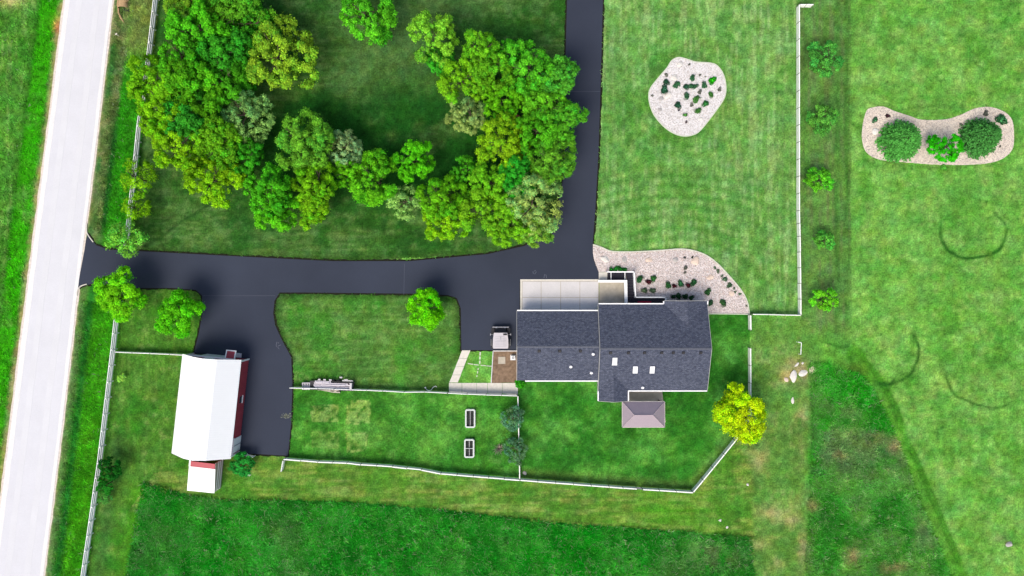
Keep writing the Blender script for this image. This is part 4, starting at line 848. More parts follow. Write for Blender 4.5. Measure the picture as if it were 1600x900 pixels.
# ---------------------------------------------------------------- planting tubs, small garden things
def tub(px, py, label, bar, bx):
    e = empty('planting_tub', W(px, py)); tag(e, label, 'planting tub', 'white-rimmed planting tubs in the pen')
    w_, l_, h_ = 1.42, 2.6, .55
    def oct_(w, l, c): return [(-w+c, -l), (w-c, -l), (w, -l+c), (w, l-c), (w-c, l), (-w+c, l), (-w, l-c), (-w, -l+c)]
    O, I = oct_(w_/2, l_/2, .18), oct_(w_/2-.2, l_/2-.2, .08); v = [(*p, z) for z in (0, h_) for p in O]+[(*p, z) for z in (0, h_) for p in I]; f = []
    for i in range(8): j = (i+1) % 8; f += [(i, j, 8+j, 8+i), (8+i, 8+j, 24+j, 24+i), (16+j, 16+i, 24+i, 24+j), (j, i, 16+i, 16+j)]
    MB().add(v, f).build('rim', MT['tub'], e); MB().prism(I, .05, h_-.2).build('soil', MT['soilbed'], e); MB().box((0, bx, h_-.02), (w_-.36, .07, .07)).build('cross_bar', MT['tub'], e) if bar else None
    MB().box((0, 0, h_-.17), (.05, l_-.45, .05)).build('drip_line', MT['steel'], e)
tub(735, 653, 'white-rimmed dark planting tub nearer the concrete path', False, 0); tub(733.5, 699.5, 'white-rimmed planting tub with a white cross bar nearer the south fence', True, .02)
sp = empty('sprinkler_hose', W(666, 607)); tag(sp, 'white curled hose end lying by the thin fence', 'hose')
MB().tube([(-.1, .1, .05), (.05, -.15, .05), (.35, -.3, .04), (.7, -.2, .04), (1.0, .2, .04), (1.3, .35, .04), (1.5, .2, .04)], .045, 6).build('hose', MT['white'], sp); MB().tube([(-.14, .16, .02), (-.05, .02, .14)], [.12, .08], 8).build('nozzle', MT['white'], sp)
# culvert in the verge
cv = empty('culvert', W(194, 6)); tag(cv, 'rusty tan flared culvert mouth with dark opening in the road verge', 'culvert')
m = MB(); seg = 14
ringp = lambda cx_, cy_, rad, ang_: [(cx_+rad*math.cos(t), cy_, max(rad*math.sin(t), -.1)+.25) for t in np.linspace(0, math.pi, seg)]
a = [(x*.9, 1.0, z) for x, _, z in ringp(0, 0, .55, 0)]; b = [(x, -.7, z*.85) for x, _, z in ringp(0, 0, .7, 0)]
m.add(a+b, [(i, i+1, seg+i+1, seg+i) for i in range(seg-1)]); m.build('pipe', MT['wood'], cv, None)
MB().box((.25, -.55, .02), (1.0, 1.1, .05)).build('opening', MT['dark'], cv)
for pts in ([(-.75, -.6, .12), (-.72, -1.3, .1), (-.35, -2.1, .08), (.05, -2.7, .04)], [(-.7, .4, .3), (-.78, -.3, .25), (-.72, -1.0, .15)], [(-.5, .5, .6), (.2, .3, .75), (.8, .5, .55)], [(-.2, .35, .7), (.5, .1, .7), (.95, .25, .5)]): MB().tube(pts, [.13]*(len(pts)-1)+[.04], 6).build('flared_end', MT['wood'], cv)
# pale mounting post
ml = empty('marker_stake', W(186, 56)); tag(ml, 'small pale marker stake in the rough verge', 'stake'); MB().tube([(0, 0, 0), (0, 0, .6)], [.06, .05], 6).build('stake', MT['path'], ml); MB().box((-.08, .05, .6), (.3, .14, .04), .5).build('cap', MT['path'], ml)
tm = empty('tree_marker', W(806, 189)); tag(tm, 'pinkish brick fire ring glimpsed between the eastern trees', 'fire ring')
for i in range(9): a = i*2*math.pi/9; MB().box((.7*math.cos(a), .7*math.sin(a), .18), (.46, .26, .36), a+math.pi/2).build('brick', MT['terracotta'], tm)
# driveway mouth kerbs
for i, (pts, lb) in enumerate(((((136, 350), (136, 362), (140, 370), (146, 378)), 'curved white concrete kerb on the north side of the drive mouth'), (((121, 462), (122, 453), (127, 447), (136, 444)), 'curved white concrete kerb on the south side of the drive mouth'))):
    k = empty('entrance_kerb', W(*pts[1])); tag(k, lb, 'kerb'); o0 = W(*pts[1]); c = [W(*p)-o0 for p in curve(pts, 4, False)]; m = MB()
    for a, b in zip(c[:-1], c[1:]): d = b-a; m.box(((a+b)/2)+Vector((0, 0, .06)), (d.length+.02, .13, .14), math.atan2(d.y, d.x))
    m.build('kerb_stone', MT['path'], k)

# ---------------------------------------------------------------- boulders
def rock_mesh(seed, flat=.55):
    bm = bmesh.new(); bmesh.ops.create_icosphere(bm, subdivisions=2, radius=1); r_ = random.Random(seed); ax = [Vector((r_.gauss(0, 1), r_.gauss(0, 1), r_.gauss(0, .6))).normalized() for _ in range(7)]; lim = [r_.uniform(.55, .85) for _ in ax]
    for v in bm.verts:
        for a, l in zip(ax, lim):
            d = v.co.dot(a)
            if d > l: v.co -= a*(d-l)*.92
        v.co *= r_.uniform(.95, 1.05); v.co.z *= flat
    me = bpy.data.meshes.new('boulder'); bm.to_mesh(me); bm.free(); return me
def boulder(px, py, rx, ry, rot, m, label, group, flat=.55, seed=None, z=.03):
    me = rock_mesh(seed or int(px*3+py), flat); me.materials.append(MT[m]); o = obj('boulder', me); o.location = W(px, py)+Vector((0, 0, z)); o.scale = (rx*S*1.28, ry*S*1.28, (rx+ry)/2*S); o.rotation_euler = (0, 0, rot); tag(o, label, 'boulder', group); return o
g = 'boulders in the gravel garden'
boulder(944, 429-40, 1, 1, 0, 'boulder', '', g) if 0 else None
for a in ((944.5, 404.5, 6.5, 5, -.5, 'boulder', 'large cream boulder near the drive end of the gravel garden'), (975, 405, 4, 4, .3, 'boulder_g', 'low greyish boulder second from the drive along the gravel garden edge'), (1014.5, 406, 5.5, 3.5, .1, 'boulder_p', 'flat pinkish boulder in the middle of the gravel garden'), (1056, 406, 4.5, 3.5, .2, 'boulder_g', 'pale flat boulder beside the biggest boulder in the gravel garden'), (1087.5, 407, 6.5, 6, .7, 'boulder_p', 'biggest peach-coloured boulder in the gravel garden'), (1110, 433, 6, 3.5, .4, 'boulder_p', 'broad low pink boulder among the eastern gravel'), (1142.5, 458.5, 4, 4, 1.2, 'boulder_p', 'small pink boulder near the curved eastern edging')): boulder(*a, g)
g = 'boulders on the gravel island'
for a in ((1063, 101, 5, 4, .9, 'boulder', 'white boulder at the north tip of the gravel island'), (1054, 121.5, 5.5, 4.5, .2, 'boulder', 'round white boulder north of the dark shrubs on the island'), (1043.5, 148.5, 7, 4.5, .45, 'boulder', 'long white slab boulder below the dark shrubs on the island'), (1033, 154.5, 4, 3, .6, 'boulder_g', 'tan boulder touching the white slab on the island'), (1031, 172, 3.4, 3, .2, 'boulder_g', 'small tan boulder on the west rim of the island'), (1094, 186, 3.5, 2.2, .2, 'boulder', 'small white boulder near the south-east rim of the island')): boulder(*a, g)
boulder(1368, 206, 5.2, 5.6, .5, 'boulder', 'square white boulder west of the spruces', None); 
g = 'flat rocks on the worn ground'
for a in ((1239, 587, 4.6, 10.5, -.15, 'boulder', 'tall narrow white slab rock on worn ground'), (1254.5, 583.5, 6.6, 4.6, .45, 'boulder', 'squarish white slab rock right of the narrow slab'), (1270, 576.5, 6.5, 5, .7, 'boulder_p', 'tan triangular rock at the east of the rock group'), (1228.5, 593, 2.6, 4, .3, 'boulder_p', 'small tan stone west of the rock group'), (1244.5, 570, 4, 1.8, .8, 'boulder', 'thin pale stone above the narrow slab'), (1254, 567.3, 2, 1.6, 0, 'boulder', 'smallest pale stone at the north of the rock group'), (1238, 625.5, 2.2, 4.6, .1, 'boulder', 'lone upright white stone south of the rock group')): boulder(*a, g, .35)
boulder(819.5, 739, 2.6, 3, .4, 'boulder_g', 'small grey stone lying in the fence corner of the back garden', None); boulder(1577, 850, 5, 3.6, .3, 'boulder_g', 'brownish grey stone alone in the south-east paddock', None)
for k_, (x, y, s_) in enumerate(((1125, 813, 1.8), (1136, 824, 1.5), (1168, 757, 1.6))): boulder(x, y, s_*1.3, s_, k_, 'boulder', ('white stone in the worn strip above the meadow corner', 'lowest white stone in the worn strip above the meadow corner', 'small white stone on the dry grass south of the yellow tree')[k_], None, .5)

# ---------------------------------------------------------------- vegetation
def leaf_mesh(name, P, N, size, tint, seed, mat_, aspect=1.6):
    """one kite-shaped leaf spray at each point P with normal N"""
    r = np.random.default_rng(seed); k = len(P); N = N/np.linalg.norm(N, axis=1, keepdims=True)
    a = r.normal(size=(k, 3)); t = np.cross(N, a); t /= np.linalg.norm(t, axis=1, keepdims=True)+1e-9; b = np.cross(N, t); s = np.asarray(size)[:, None]*r.uniform(.65, 1.25, (k, 1))
    v = np.stack([P-t*s*aspect*.5, P+b*s*.5+N*s*.12, P+t*s*aspect*.5, P-b*s*.5+N*s*.12], 1).reshape(-1, 3)
    f = np.arange(k*4).reshape(-1, 4); me = np_mesh(name, v, f, mat_); add_col(me, 'tint', np.repeat(tint, 4, 0)); return me
def crown_mesh(seed, nlobe=10, nleaf=15000, leaf=.050, sub=9, csize=1.0, mat_=None):
    """a handful of boughs, each carrying small clumps of leaf sprays, with gaps between"""
    r = np.random.default_rng(seed); cs = []; lobes = [(np.array([0, 0, .35]), .42, r.uniform(.85, 1.1), r.uniform(-.5, .5))]
    ph = r.uniform(0, 6.28)
    for i in range(nlobe):
        a = ph+i*2.399+r.uniform(-.35, .35); z = r.uniform(-.35, .55); rad = r.uniform(.26, .44); dist = (1-rad)*r.uniform(.66, 1.26)*math.sqrt(max(1-max(z, 0)**2, .2))
        lobes.append((np.array([math.cos(a)*dist, math.sin(a)*dist, z*.8]), rad, r.uniform(.78, 1.18), r.uniform(-1, 1)))
    for c, rad, tn, hu in lobes:
        for j in range(int(sub*(.6+rad*1.4))):
            d = r.normal(size=3); d[2] = d[2]*.8+.35; d += c*.8; d /= np.linalg.norm(d); q = r.uniform(.075, .19)*csize
            cs.append((c+d*rad*r.uniform(.7, 1.08), q, tn*r.uniform(.72, 1.25), hu*.7+r.uniform(-.5, .5)))
    w_ = np.array([c[1]**1.8 for c in cs]); w_ /= w_.sum(); idx = r.choice(len(cs), nleaf, p=w_)
    cc = np.array([c[0] for c in cs])[idx]; cr = np.array([c[1] for c in cs])[idx]; ct = np.array([c[2] for c in cs])[idx]; ch = np.array([c[3] for c in cs])[idx]
    d = r.normal(size=(nleaf, 3)); d[:, 2] += .4; d += cc*.6; d /= np.linalg.norm(d, axis=1, keepdims=True)
    P = cc+d*(cr*np.where(r.random(nleaf) < .75, r.uniform(.7, 1.15, nleaf), r.uniform(.2, 1.7, nleaf)))[:, None]*np.array([1, 1, .85])
    N = d*1.0+np.array([0, 0, .25])+r.normal(size=(nleaf, 3))*.38
    lv = ct*r.uniform(.55, 1.42, nleaf); hue = ch*.26+r.normal(size=nleaf)*.10
    tint = np.stack([lv*np.where(hue > 0, 1+hue*.45, 1+hue*1.5), lv*(1+hue*.05), lv*(1-hue*.5)], -1).clip(.05, 3)
    return leaf_mesh('crown', P, N, np.full(nleaf, leaf), tint, seed+1, mat_ or MT['leaf'])
def trunk_mesh(seed, hgt=1.0):
    r_ = random.Random(seed); m = MB(); top = Vector((r_.uniform(-.06, .06), r_.uniform(-.06, .06), .78)); m.tube([(0, 0, -.05), (0, 0, .05), top*.5, top], [.055, .04, .03, .012], 7)
    for i in range(9):
        z = r_.uniform(.28, .7); a = i*2.4+r_.uniform(-.3, .3); L = r_.uniform(.22, .42); b = top*(z/.78); e = b+Vector((math.cos(a)*L, math.sin(a)*L, L*r_.uniform(.35, .8)))
        mid = b.lerp(e, .5)+Vector((0, 0, -.03)); m.tube([b, mid, e], [.02, .013, .005], 5)
        for q in range(2): a2 = a+r_.choice((-.7, .7))+r_.uniform(-.2, .2); e2 = mid+Vector((math.cos(a2), math.sin(a2), .6))*L*.45; m.tube([mid, e2], [.009, .003], 4)
    me = mesh('trunk', m.v, m.f, MT['bark']); return me
CR = {('round', i): crown_mesh(100+i, 9+i % 4, 22000, .041, 16, .76) for i in range(7)}
CR.update({('full', i): crown_mesh(150+i, 13, 22000, .043, 17, .95) for i in range(2)})
CR.update({('sparse', i): crown_mesh(200+i, 11, 15000, .034, 18, .75) for i in range(3)})
CR.update({('thin', i): crown_mesh(250+i, 9, 3600, .055, 9, 1.1) for i in range(2)})
CR.update({('dense', i): crown_mesh(320+i, 7+i, 9000, .062, 14, 1.0, MT['shrubleaf']) for i in range(3)})
TK = [trunk_mesh(i) for i in range(4)]
def oc(c, k=1.0): v = np.minimum(lin(c)*k/M, .8); return (float(v[0]), float(v[1]), float(v[2]), 1.0)
cnt = 0
def tree(px, py, r_px, hgt, kind, c, label, group, name='tree', cat='tree', sx=1.0, vz=None, kk=None):
    global cnt
    if group in (gw, gm, ge) and kind == 'round': c = tuple(a*.62+b*.38 for a, b in zip(c, (122, 174, 20)))
    cnt += 1; rt = random.Random(cnt*13); hc = hgt*.6; p = W(px, py, hc); e = empty(name, (p.x, p.y, 0)); tag(e, label, cat, group)
    Rm = r_px*S*(1-hc/H)*(.99 if kind == 'round' else 1.03); ks = [k for k in CR if k[0] == kind]; me = CR[ks[(cnt*5+cnt//3) % len(ks)]]
    cr = obj('crown', me, None, e); cr.location = (0, 0, hgt*.57); vzz = vz or hgt*.46; cr.scale = (Rm*sx*rt.uniform(.94, 1.06), Rm/sx*rt.uniform(.94, 1.06), min(vzz, Rm*1.25) if kind != 'cone' else hgt*.33); cr.rotation_euler = (rt.uniform(-.1, .1), rt.uniform(-.1, .1), 0 if sx != 1 else rt.uniform(0, 6.28)); cr.color = oc((c[0]*(.90 if c[2] < 40 and c[0] < 170 and kind != 'full' else .93), c[1], c[2]), (kk or 1.0)*(1.62 if kind in ('round', 'sparse') else 1.8))
    tk = obj('trunk', TK[cnt % 4], None, e); tk.scale = (max(Rm*1.5, 1.2), max(Rm*1.5, 1.2), hgt); tk.rotation_euler = (0, 0, rt.uniform(0, 6.28)); return e
YG, BG, OL, GG, DG, LI, LG = (140, 186, 20), (44, 158, 24), (136, 150, 44), (118, 146, 92), (30, 122, 40), (100, 196, 14), (98, 172, 52)
gw, gm, ge = 'trees of the western grove', 'trees of the middle row', 'trees of the eastern grove'
for a in (
    (300, 6, 40, 7.5, 'round', (128, 160, 50), 'yellow-olive tree at the top edge of the western grove', gw), (372, 18, 48, 8, 'round', (92, 150, 36), 'broad olive-green tree at the top of the western grove', gw),
    (395, 40, 36, 7, 'round', (40, 140, 28), 'deep green tree tucked above the brownish-olive tree', gw), (315, 48, 46, 9, 'round', (66, 176, 26), 'bright green tree in the upper part of the western grove', gw),
    (352, 80, 44, 8.5, 'round', (36, 150, 40), 'emerald tree at the centre of the western grove', gw), (442, 88, 54, 8, 'round', (150, 164, 46), 'big brownish-olive tree on the east side of the western grove', gw),
    (290, 92, 40, 8, 'round', (60, 160, 26), 'mid-green tree on the upper west side of the western grove', gw), (243, 128, 40, 7.5, 'round', (120, 176, 18), 'yellow-green tree overhanging the road fence', gw),
    (306, 132, 46, 9, 'round', (84, 168, 22), 'tall grass-green tree in the heart of the western grove', gw), (254, 172, 40, 8, 'round', (136, 184, 14), 'lime-yellow tree beside the road fence gap', gw),
    (352, 128, 36, 8, 'round', (48, 140, 24), 'dark green tree left of the brownish-olive tree', gw), (388, 184, 40, 8, 'sparse', (132, 172, 88), 'grey-green tree with open twigs east of the grove centre', gw),
    (298, 186, 40, 8, 'round', (28, 140, 44), 'dark emerald tree in the lower western grove', gw), (282, 226, 40, 7.5, 'round', (150, 186, 14), 'yellow tree at the lower west corner of the grove', gw),
    (346, 226, 44, 8.5, 'round', (112, 162, 24), 'olive-yellow tree in the lower western grove', gw), (334, 280, 44, 7.5, 'round', (150, 192, 14), 'bright yellow-green tree at the south tip of the western grove', gw), (388, 244, 30, 7, 'round', (40, 146, 30), 'small deep green tree on the lower east side of the grove', gw),
    (478, 222, 46, 8, 'round', (104, 170, 58), 'large light green tree at the west of the middle row', gm), (543, 232, 28, 6.5, 'sparse', (164, 182, 112), 'pale grey-green tree beside the large light green tree', gm), (424, 300, 40, 8, 'round', (62, 176, 30), 'egg-shaped green tree south-west in the middle row', gm), (432, 328, 36, 6.5, 'round', (88, 192, 26), 'lime green tree below the egg-shaped tree', gm),
    (494, 286, 34, 8, 'round', (130, 186, 20), 'narrow yellow-green tree in the middle row', gm), (488, 325, 30, 6.5, 'round', (148, 186, 20), 'yellowish small tree at the south end of the middle row', gm), (584, 278, 38, 7, 'round', (92, 180, 26), 'rounded fresh green tree in the centre of the middle row', gm),
    (648, 252, 32, 7, 'round', (76, 190, 16), 'vivid green tree at the east end of the middle row', gm), (632, 314, 26, 5, 'thin', (140, 180, 90), 'thin pale young tree with see-through leaves', gm), (541, 270, 22, 6, 'round', (96, 170, 20), 'small yellow-green tree squeezed in the middle row', gm),
    (574, 28, 40, 8, 'round', (96, 180, 32), 'round green tree standing alone at the top edge', 'trees standing alone in the north lawn'), (679, 60, 40, 8, 'round', (128, 186, 46), 'tall pointed yellow-green tree north of the eastern grove', 'trees standing alone in the north lawn'), (690, 100, 24, 5, 'round', (72, 166, 34), 'small green tree below the tall pointed tree', 'trees standing alone in the north lawn'),
    (750, 86, 34, 8, 'round', (112, 178, 34), 'light green tree at the north-west of the eastern grove', ge), (724, 128, 36, 7, 'round', (134, 190, 30), 'lime tree on the west flank of the eastern grove', ge), (794, 88, 26, 7, 'round', (34, 156, 30), 'small emerald tree at the north of the eastern grove', ge),
    (766, 112, 34, 8, 'round', (106, 172, 34), 'mid-green tree in the upper eastern grove', ge), (826, 108, 42, 8.5, 'round', (78, 176, 40), 'wide fresh green tree at the north of the eastern grove', ge), (868, 124, 36, 8, 'round', (76, 164, 60), 'soft green tree overhanging the north drive', ge),
    (788, 156, 34, 7, 'round', (96, 178, 18), 'lime green tree above the fire ring', ge), (733, 181, 29, 6, 'sparse', (154, 174, 92), 'grey-olive small round tree on the west side of the eastern grove', ge), (852, 162, 38, 8, 'round', (96, 180, 38), 'leafy green tree in the upper east of the grove', ge),
    (882, 190, 33, 7.5, 'round', (92, 170, 46), 'green tree reaching furthest over the drive', ge), (784, 222, 42, 8, 'round', (150, 182, 22), 'golden-green tree in the middle of the eastern grove', ge), (838, 210, 36, 8, 'round', (68, 158, 28), 'shady green tree in the middle of the eastern grove', ge),
    (864, 250, 38, 7.5, 'round', (104, 164, 52), 'dusty green tree beside the drive bend', ge), (808, 276, 34, 7, 'round', (26, 160, 44), 'emerald tree in the lower eastern grove', ge), (723, 267, 21, 5.5, 'round', (60, 160, 34), 'small round green tree west of the lower grove', ge), (766, 290, 34, 7, 'round', (110, 178, 30), 'fresh green tree in the lower eastern grove', ge),
    (692, 312, 36, 7, 'round', (104, 178, 22), 'green tree at the south-west of the eastern grove', ge), (698, 344, 36, 6, 'round', (150, 188, 14), 'yellow-green tree at the south-west tip of the eastern grove', ge), (758, 332, 38, 7, 'round', (128, 180, 34), 'yellowish-green tree at the south of the eastern grove', ge), (796, 352, 34, 6.5, 'round', (120, 178, 30), 'lime tree between the drive and the lower grove', ge),
    (830, 322, 44, 8, 'sparse', (168, 186, 92), 'pale grey-olive tree at the drive junction', ge), (836, 352, 30, 6, 'round', (136, 168, 70), 'pale lime tree nearest the drive junction', ge)): tree(*a)
gf = 'young trees along the road fence'
for a in ((212, 278, 25, 5, 'thin', (124, 170, 16), 'thin yellow-green tree straddling the road fence', gf), (210, 323, 19, 4.5, 'thin', (130, 176, 16), 'smallest thin yellow tree on the road fence', gf), (196, 375, 31, 5.5, 'thin', (126, 186, 56), 'feathery light green tree at the north side of the drive mouth', gf), (188, 461, 35, 6, 'full', (118, 192, 16), 'bright lime tree at the south side of the drive mouth', gf)): tree(*a)
for a in ((280, 491, 33, 6, 'full', (96, 186, 16), 'round bright green tree between the barn and the drive', None), (667, 485, 29, 6, 'full', (112, 200, 10), 'neon lime tree in the yard near the garage bay', None), (1155, 648, 39, 6, 'full', (186, 204, 6), 'golden yellow tree at the garden fence corner', None)): tree(*a)
gr = 'row of small trees along the paddock fence'
for a in ((1286, 93, 25, 4, 'dense', (78, 146, 54), 'largest bushy tree at the north end of the paddock row', gr), (1284, 185, 20, 3.4, 'dense', (92, 156, 56), 'second bushy tree in the paddock row', gr), (1281, 280, 19, 3.4, 'dense', (96, 172, 34), 'third bushy tree in the paddock row', gr), (1289, 375, 15, 2.6, 'dense', (92, 166, 56), 'smallest bushy tree in the paddock row', gr), (1289, 469, 17, 3.2, 'dense', (112, 180, 30), 'yellow-tipped bushy tree at the south end of the paddock row', gr)): tree(*a, name='bushy_tree')
for a in ((378, 725, 18, 2.2, 'dense', (40, 142, 48), 'round green bush at the south-east corner of the barn', None), (172, 731, 17, 3.5, 'round', (30, 112, 26), 'dark green bush overlapping the road fence', 'bushes on the road fence south of the barn'), (166, 757, 14, 2.5, 'round', (40, 130, 30), 'middle green bush on the road fence', 'bushes on the road fence south of the barn'), (163, 779, 9, 1.6, 'thin', (80, 150, 60), 'lowest thin bush on the road fence', 'bushes on the road fence south of the barn'),
          (803, 655, 19, 2.6, 'sparse', (104, 142, 98), 'blue-green feathery shrub nearer the concrete path', 'blue-green shrubs on the pen fence'), (806, 703, 19, 2.6, 'sparse', (96, 136, 92), 'blue-green feathery shrub nearer the south fence', 'blue-green shrubs on the pen fence'), (795, 690, 12, 1.6, 'thin', (84, 150, 60), 'thin green sapling between the two blue-green shrubs', None), (812, 599, 7.5, 1.4, 'dense', (60, 160, 20), 'small bright green bush at the garage corner', None), (190, 590, 7, .8, 'thin', (176, 214, 80), 'tiny pale sprig in the plot behind the barn', None), (1474, 231, 24, 4, 'round', (52, 178, 10), 'vivid green tree between the two spruces', None)): tree(*a, name='bush', cat='bush' if a[2] < 22 else 'tree')
# bare twiggy shrubs
def twigs(px, py, rad, label):
    r_ = random.Random(int(px)); e = empty('bare_shrub', W(px, py)); tag(e, label, 'shrub'); m = MB()
    for i in range(46):
        a = r_.uniform(0, 6.28); L = rad*S*r_.uniform(.5, 1.05); z = r_.uniform(.25, 1.1); mid = (math.cos(a)*L*.5, math.sin(a)*L*.5, z*.7); m.tube([(0, 0, 0), mid, (math.cos(a+.2)*L, math.sin(a+.2)*L, z)], [.03, .025, .008], 4)
    m.build('twigs', MT['twig'], e)
twigs(779.5, 700, 11, 'bare grey twiggy shrub west of the blue-green shrubs')
# spruces
def spruce(px, py, r_px, hgt, c, label):
    rr_ = np.random.default_rng(int(px)); p = W(px, py, hgt*.35); e = empty('spruce_tree', (p.x, p.y, 0)); tag(e, label, 'spruce tree', 'spruces on the bow-tie gravel bed'); Rm = r_px*S
    P, N, T, Sz = [], [], [], []; m = MB(); m.tube([(0, 0, -.05), (0, 0, hgt*.5), (0, 0, hgt)], [.16, .1, .02], 7)
    for t in np.linspace(.03, .99, 26):
        z = hgt*t; L = Rm*(1-t**1.5)**.75; nb = int(14+34*(1-t))
        for i in range(nb):
            a = rr_.uniform(0, 6.28); l = L*rr_.uniform(.78, 1.04); d = np.array([math.cos(a), math.sin(a), -.22]); base = np.array([0, 0, z]); tv = rr_.uniform(.7, 1.25)
            if i % 4 == 0: m.tube([(0, 0, z), tuple(base+d*l*.9)], [.025, .006], 4)
            k = max(4, int(l*6)); s = np.linspace(.35, 1, k)**.8; side = np.array([-d[1], d[0], 0]); off = rr_.uniform(-.26, .26, k)[:, None]
            pts = base+d*(s*l)[:, None]+side*off*(1.1-s[:, None]*.5)+np.array([0, 0, 1])*(s**2*l*.10)[:, None]; P.append(pts); N.append(np.tile([d[0]*.4, d[1]*.4, .8], (k, 1))+rr_.normal(size=(k, 3))*.35); T.append(np.tile(tv*rr_.uniform(.75, 1.25, (k, 1))*(.9+.35*s[:, None]), (1, 3))); Sz.append(np.full(k, .19))
    me = leaf_mesh('crown', np.concatenate(P), np.concatenate(N), np.concatenate(Sz), np.concatenate(T), int(px), MT['shrubleaf'], 1.3); o = obj('crown', me, None, e); o.color = oc(c, 1.6); m.build('trunk', MT['bark'], e)
spruce(1412, 218, 35.5, 4.6, (72, 142, 58), 'dense green spruce west of the vivid green tree'); spruce(1537, 213, 33.5, 4.6, (62, 124, 54), 'darker spruce east of the vivid green tree')
# small bed plants
def shrub_mesh(seed, n=420, kind='ball'):
    r_ = np.random.default_rng(seed); d = r_.normal(size=(n, 3)); d[:, 2] = abs(d[:, 2]); d /= np.linalg.norm(d, axis=1, keepdims=True); th = np.arctan2(d[:, 1], d[:, 0])[:, None]; P = d*r_.uniform(.3, 1.05, (n, 1))*(1+.22*np.sin(2*th+seed)+.16*np.sin(3*th+2*seed))*np.array([1, 1, .9]); lv = r_.uniform(.5, 1.6, (n, 1)); lv = np.where((r_.random((n, 1)) < .3) & (np.hypot(P[:, :1]-.15, P[:, 1:2]) < .38) & (seed % 2 == 0), 4.5, lv)
    return leaf_mesh('foliage', P, d+r_.normal(size=(n, 3))*.5, np.full(n, .24), np.tile(lv, (1, 3))*np.array([1, 1, 1]), seed, MT['shrubleaf'])
SM = [shrub_mesh(400+i) for i in range(4)]
STEM = MB().tube([(0, 0, -.05), (0, 0, .5)], [.09, .03], 5); STEM = mesh('stem', STEM.v, STEM.f, MT['bark'])
def plant(px, py, r_px, c, label, group, h=1.0, cat='shrub', kk=1.25):
    e = empty('garden_shrub', W(px, py)); e.location.z = .04; tag(e, label, cat, group); o = obj('foliage', SM[int(px+py) % 4], None, e); q = r_px*S; o.scale = (q, q, q*h); o.rotation_euler = (0, 0, px); o.color = oc(c, kk); s_ = obj('stem', STEM, None, e); s_.scale = (q, q, q); return e
gi = 'shrubs on the gravel island'; DK, MD, GN, PU, GY = (44, 92, 66), (62, 116, 76), (76, 136, 60), (84, 36, 44), (112, 116, 104)
for x, y, q, c, l in ((1037.5, 141, 6.6, DK, 'largest dark shrub clump on the gravel island above the white slab'), (1041, 128.5, 4.6, DK, 'dark shrub just above the largest clump on the island'), (1041, 117.3, 2.8, GY, 'small grey shrub above the western dark clump'), (1055.5, 133.5, 4.6, MD, 'dark shrub east of the round white boulder'), (1059.8, 131, 3.6, MD, 'smaller dark shrub joined to the one by the round boulder'), (1081.7, 122, 4.6, MD, 'round green shrub at the north of the island planting'), (1071.5, 136.5, 4.4, DK, 'dark shrub at the west end of the central island row'), (1080, 135.5, 4.6, MD, 'shrub with pale flowers in the centre of the island row'), (1086, 135, 4, MD, 'shrub at the east end of the central island row'), (1100, 133.5, 4.8, MD, 'white-centred shrub left of the bright green one'), (1112, 126.5, 6, (40, 160, 20), 'bright green bush on the gravel island'), (1093, 144, 3.4, GY, 'greyish shrub right of the island centre'), (1072.5, 150.5, 5, MD, 'bluish shrub below the central island row'), (1087.5, 155.5, 5.6, GN, 'white-flowered shrub south of the island centre'), (1110.5, 148.5, 4.4, GN, 'pale-centred shrub at the east of the island'), (1124, 140, 3.2, GY, 'small grey shrub at the east rim of the island'), (1101.5, 162.5, 5, (52, 126, 60), 'round mid-green shrub in the south-east of the island'), (1080.5, 164, 3, GY, 'faint grey plant south of the island centre'), (1059, 165.2, 5.4, DK, 'lone dark shrub in the south-west of the island'), (1060.7, 172.5, 1.6, (60, 54, 74), 'tiny dark plant under the lone dark shrub'), (1090, 173.5, 5, GN, 'pale-tipped shrub at the south of the island planting'), (1070.5, 180, 3.2, GN, 'small olive shrub near the south end of the island'), (1072, 191, 2.2, (120, 106, 110), 'southernmost tiny purple-grey plant on the island'), (1076.8, 100.8, 1.8, GY, 'northernmost tiny grey plant on the island'), (1093.5, 117.5, 2, GY, 'tiny grey plant above the white-centred shrub'), (1102, 120, 1.4, GY, 'tiniest plant left of the bright green bush'), (1019, 149.5, 2, GY, 'tiny grey plant at the west rim of the island')): plant(x, y, q, c, l, gi)
gg = 'shrubs in the gravel garden'
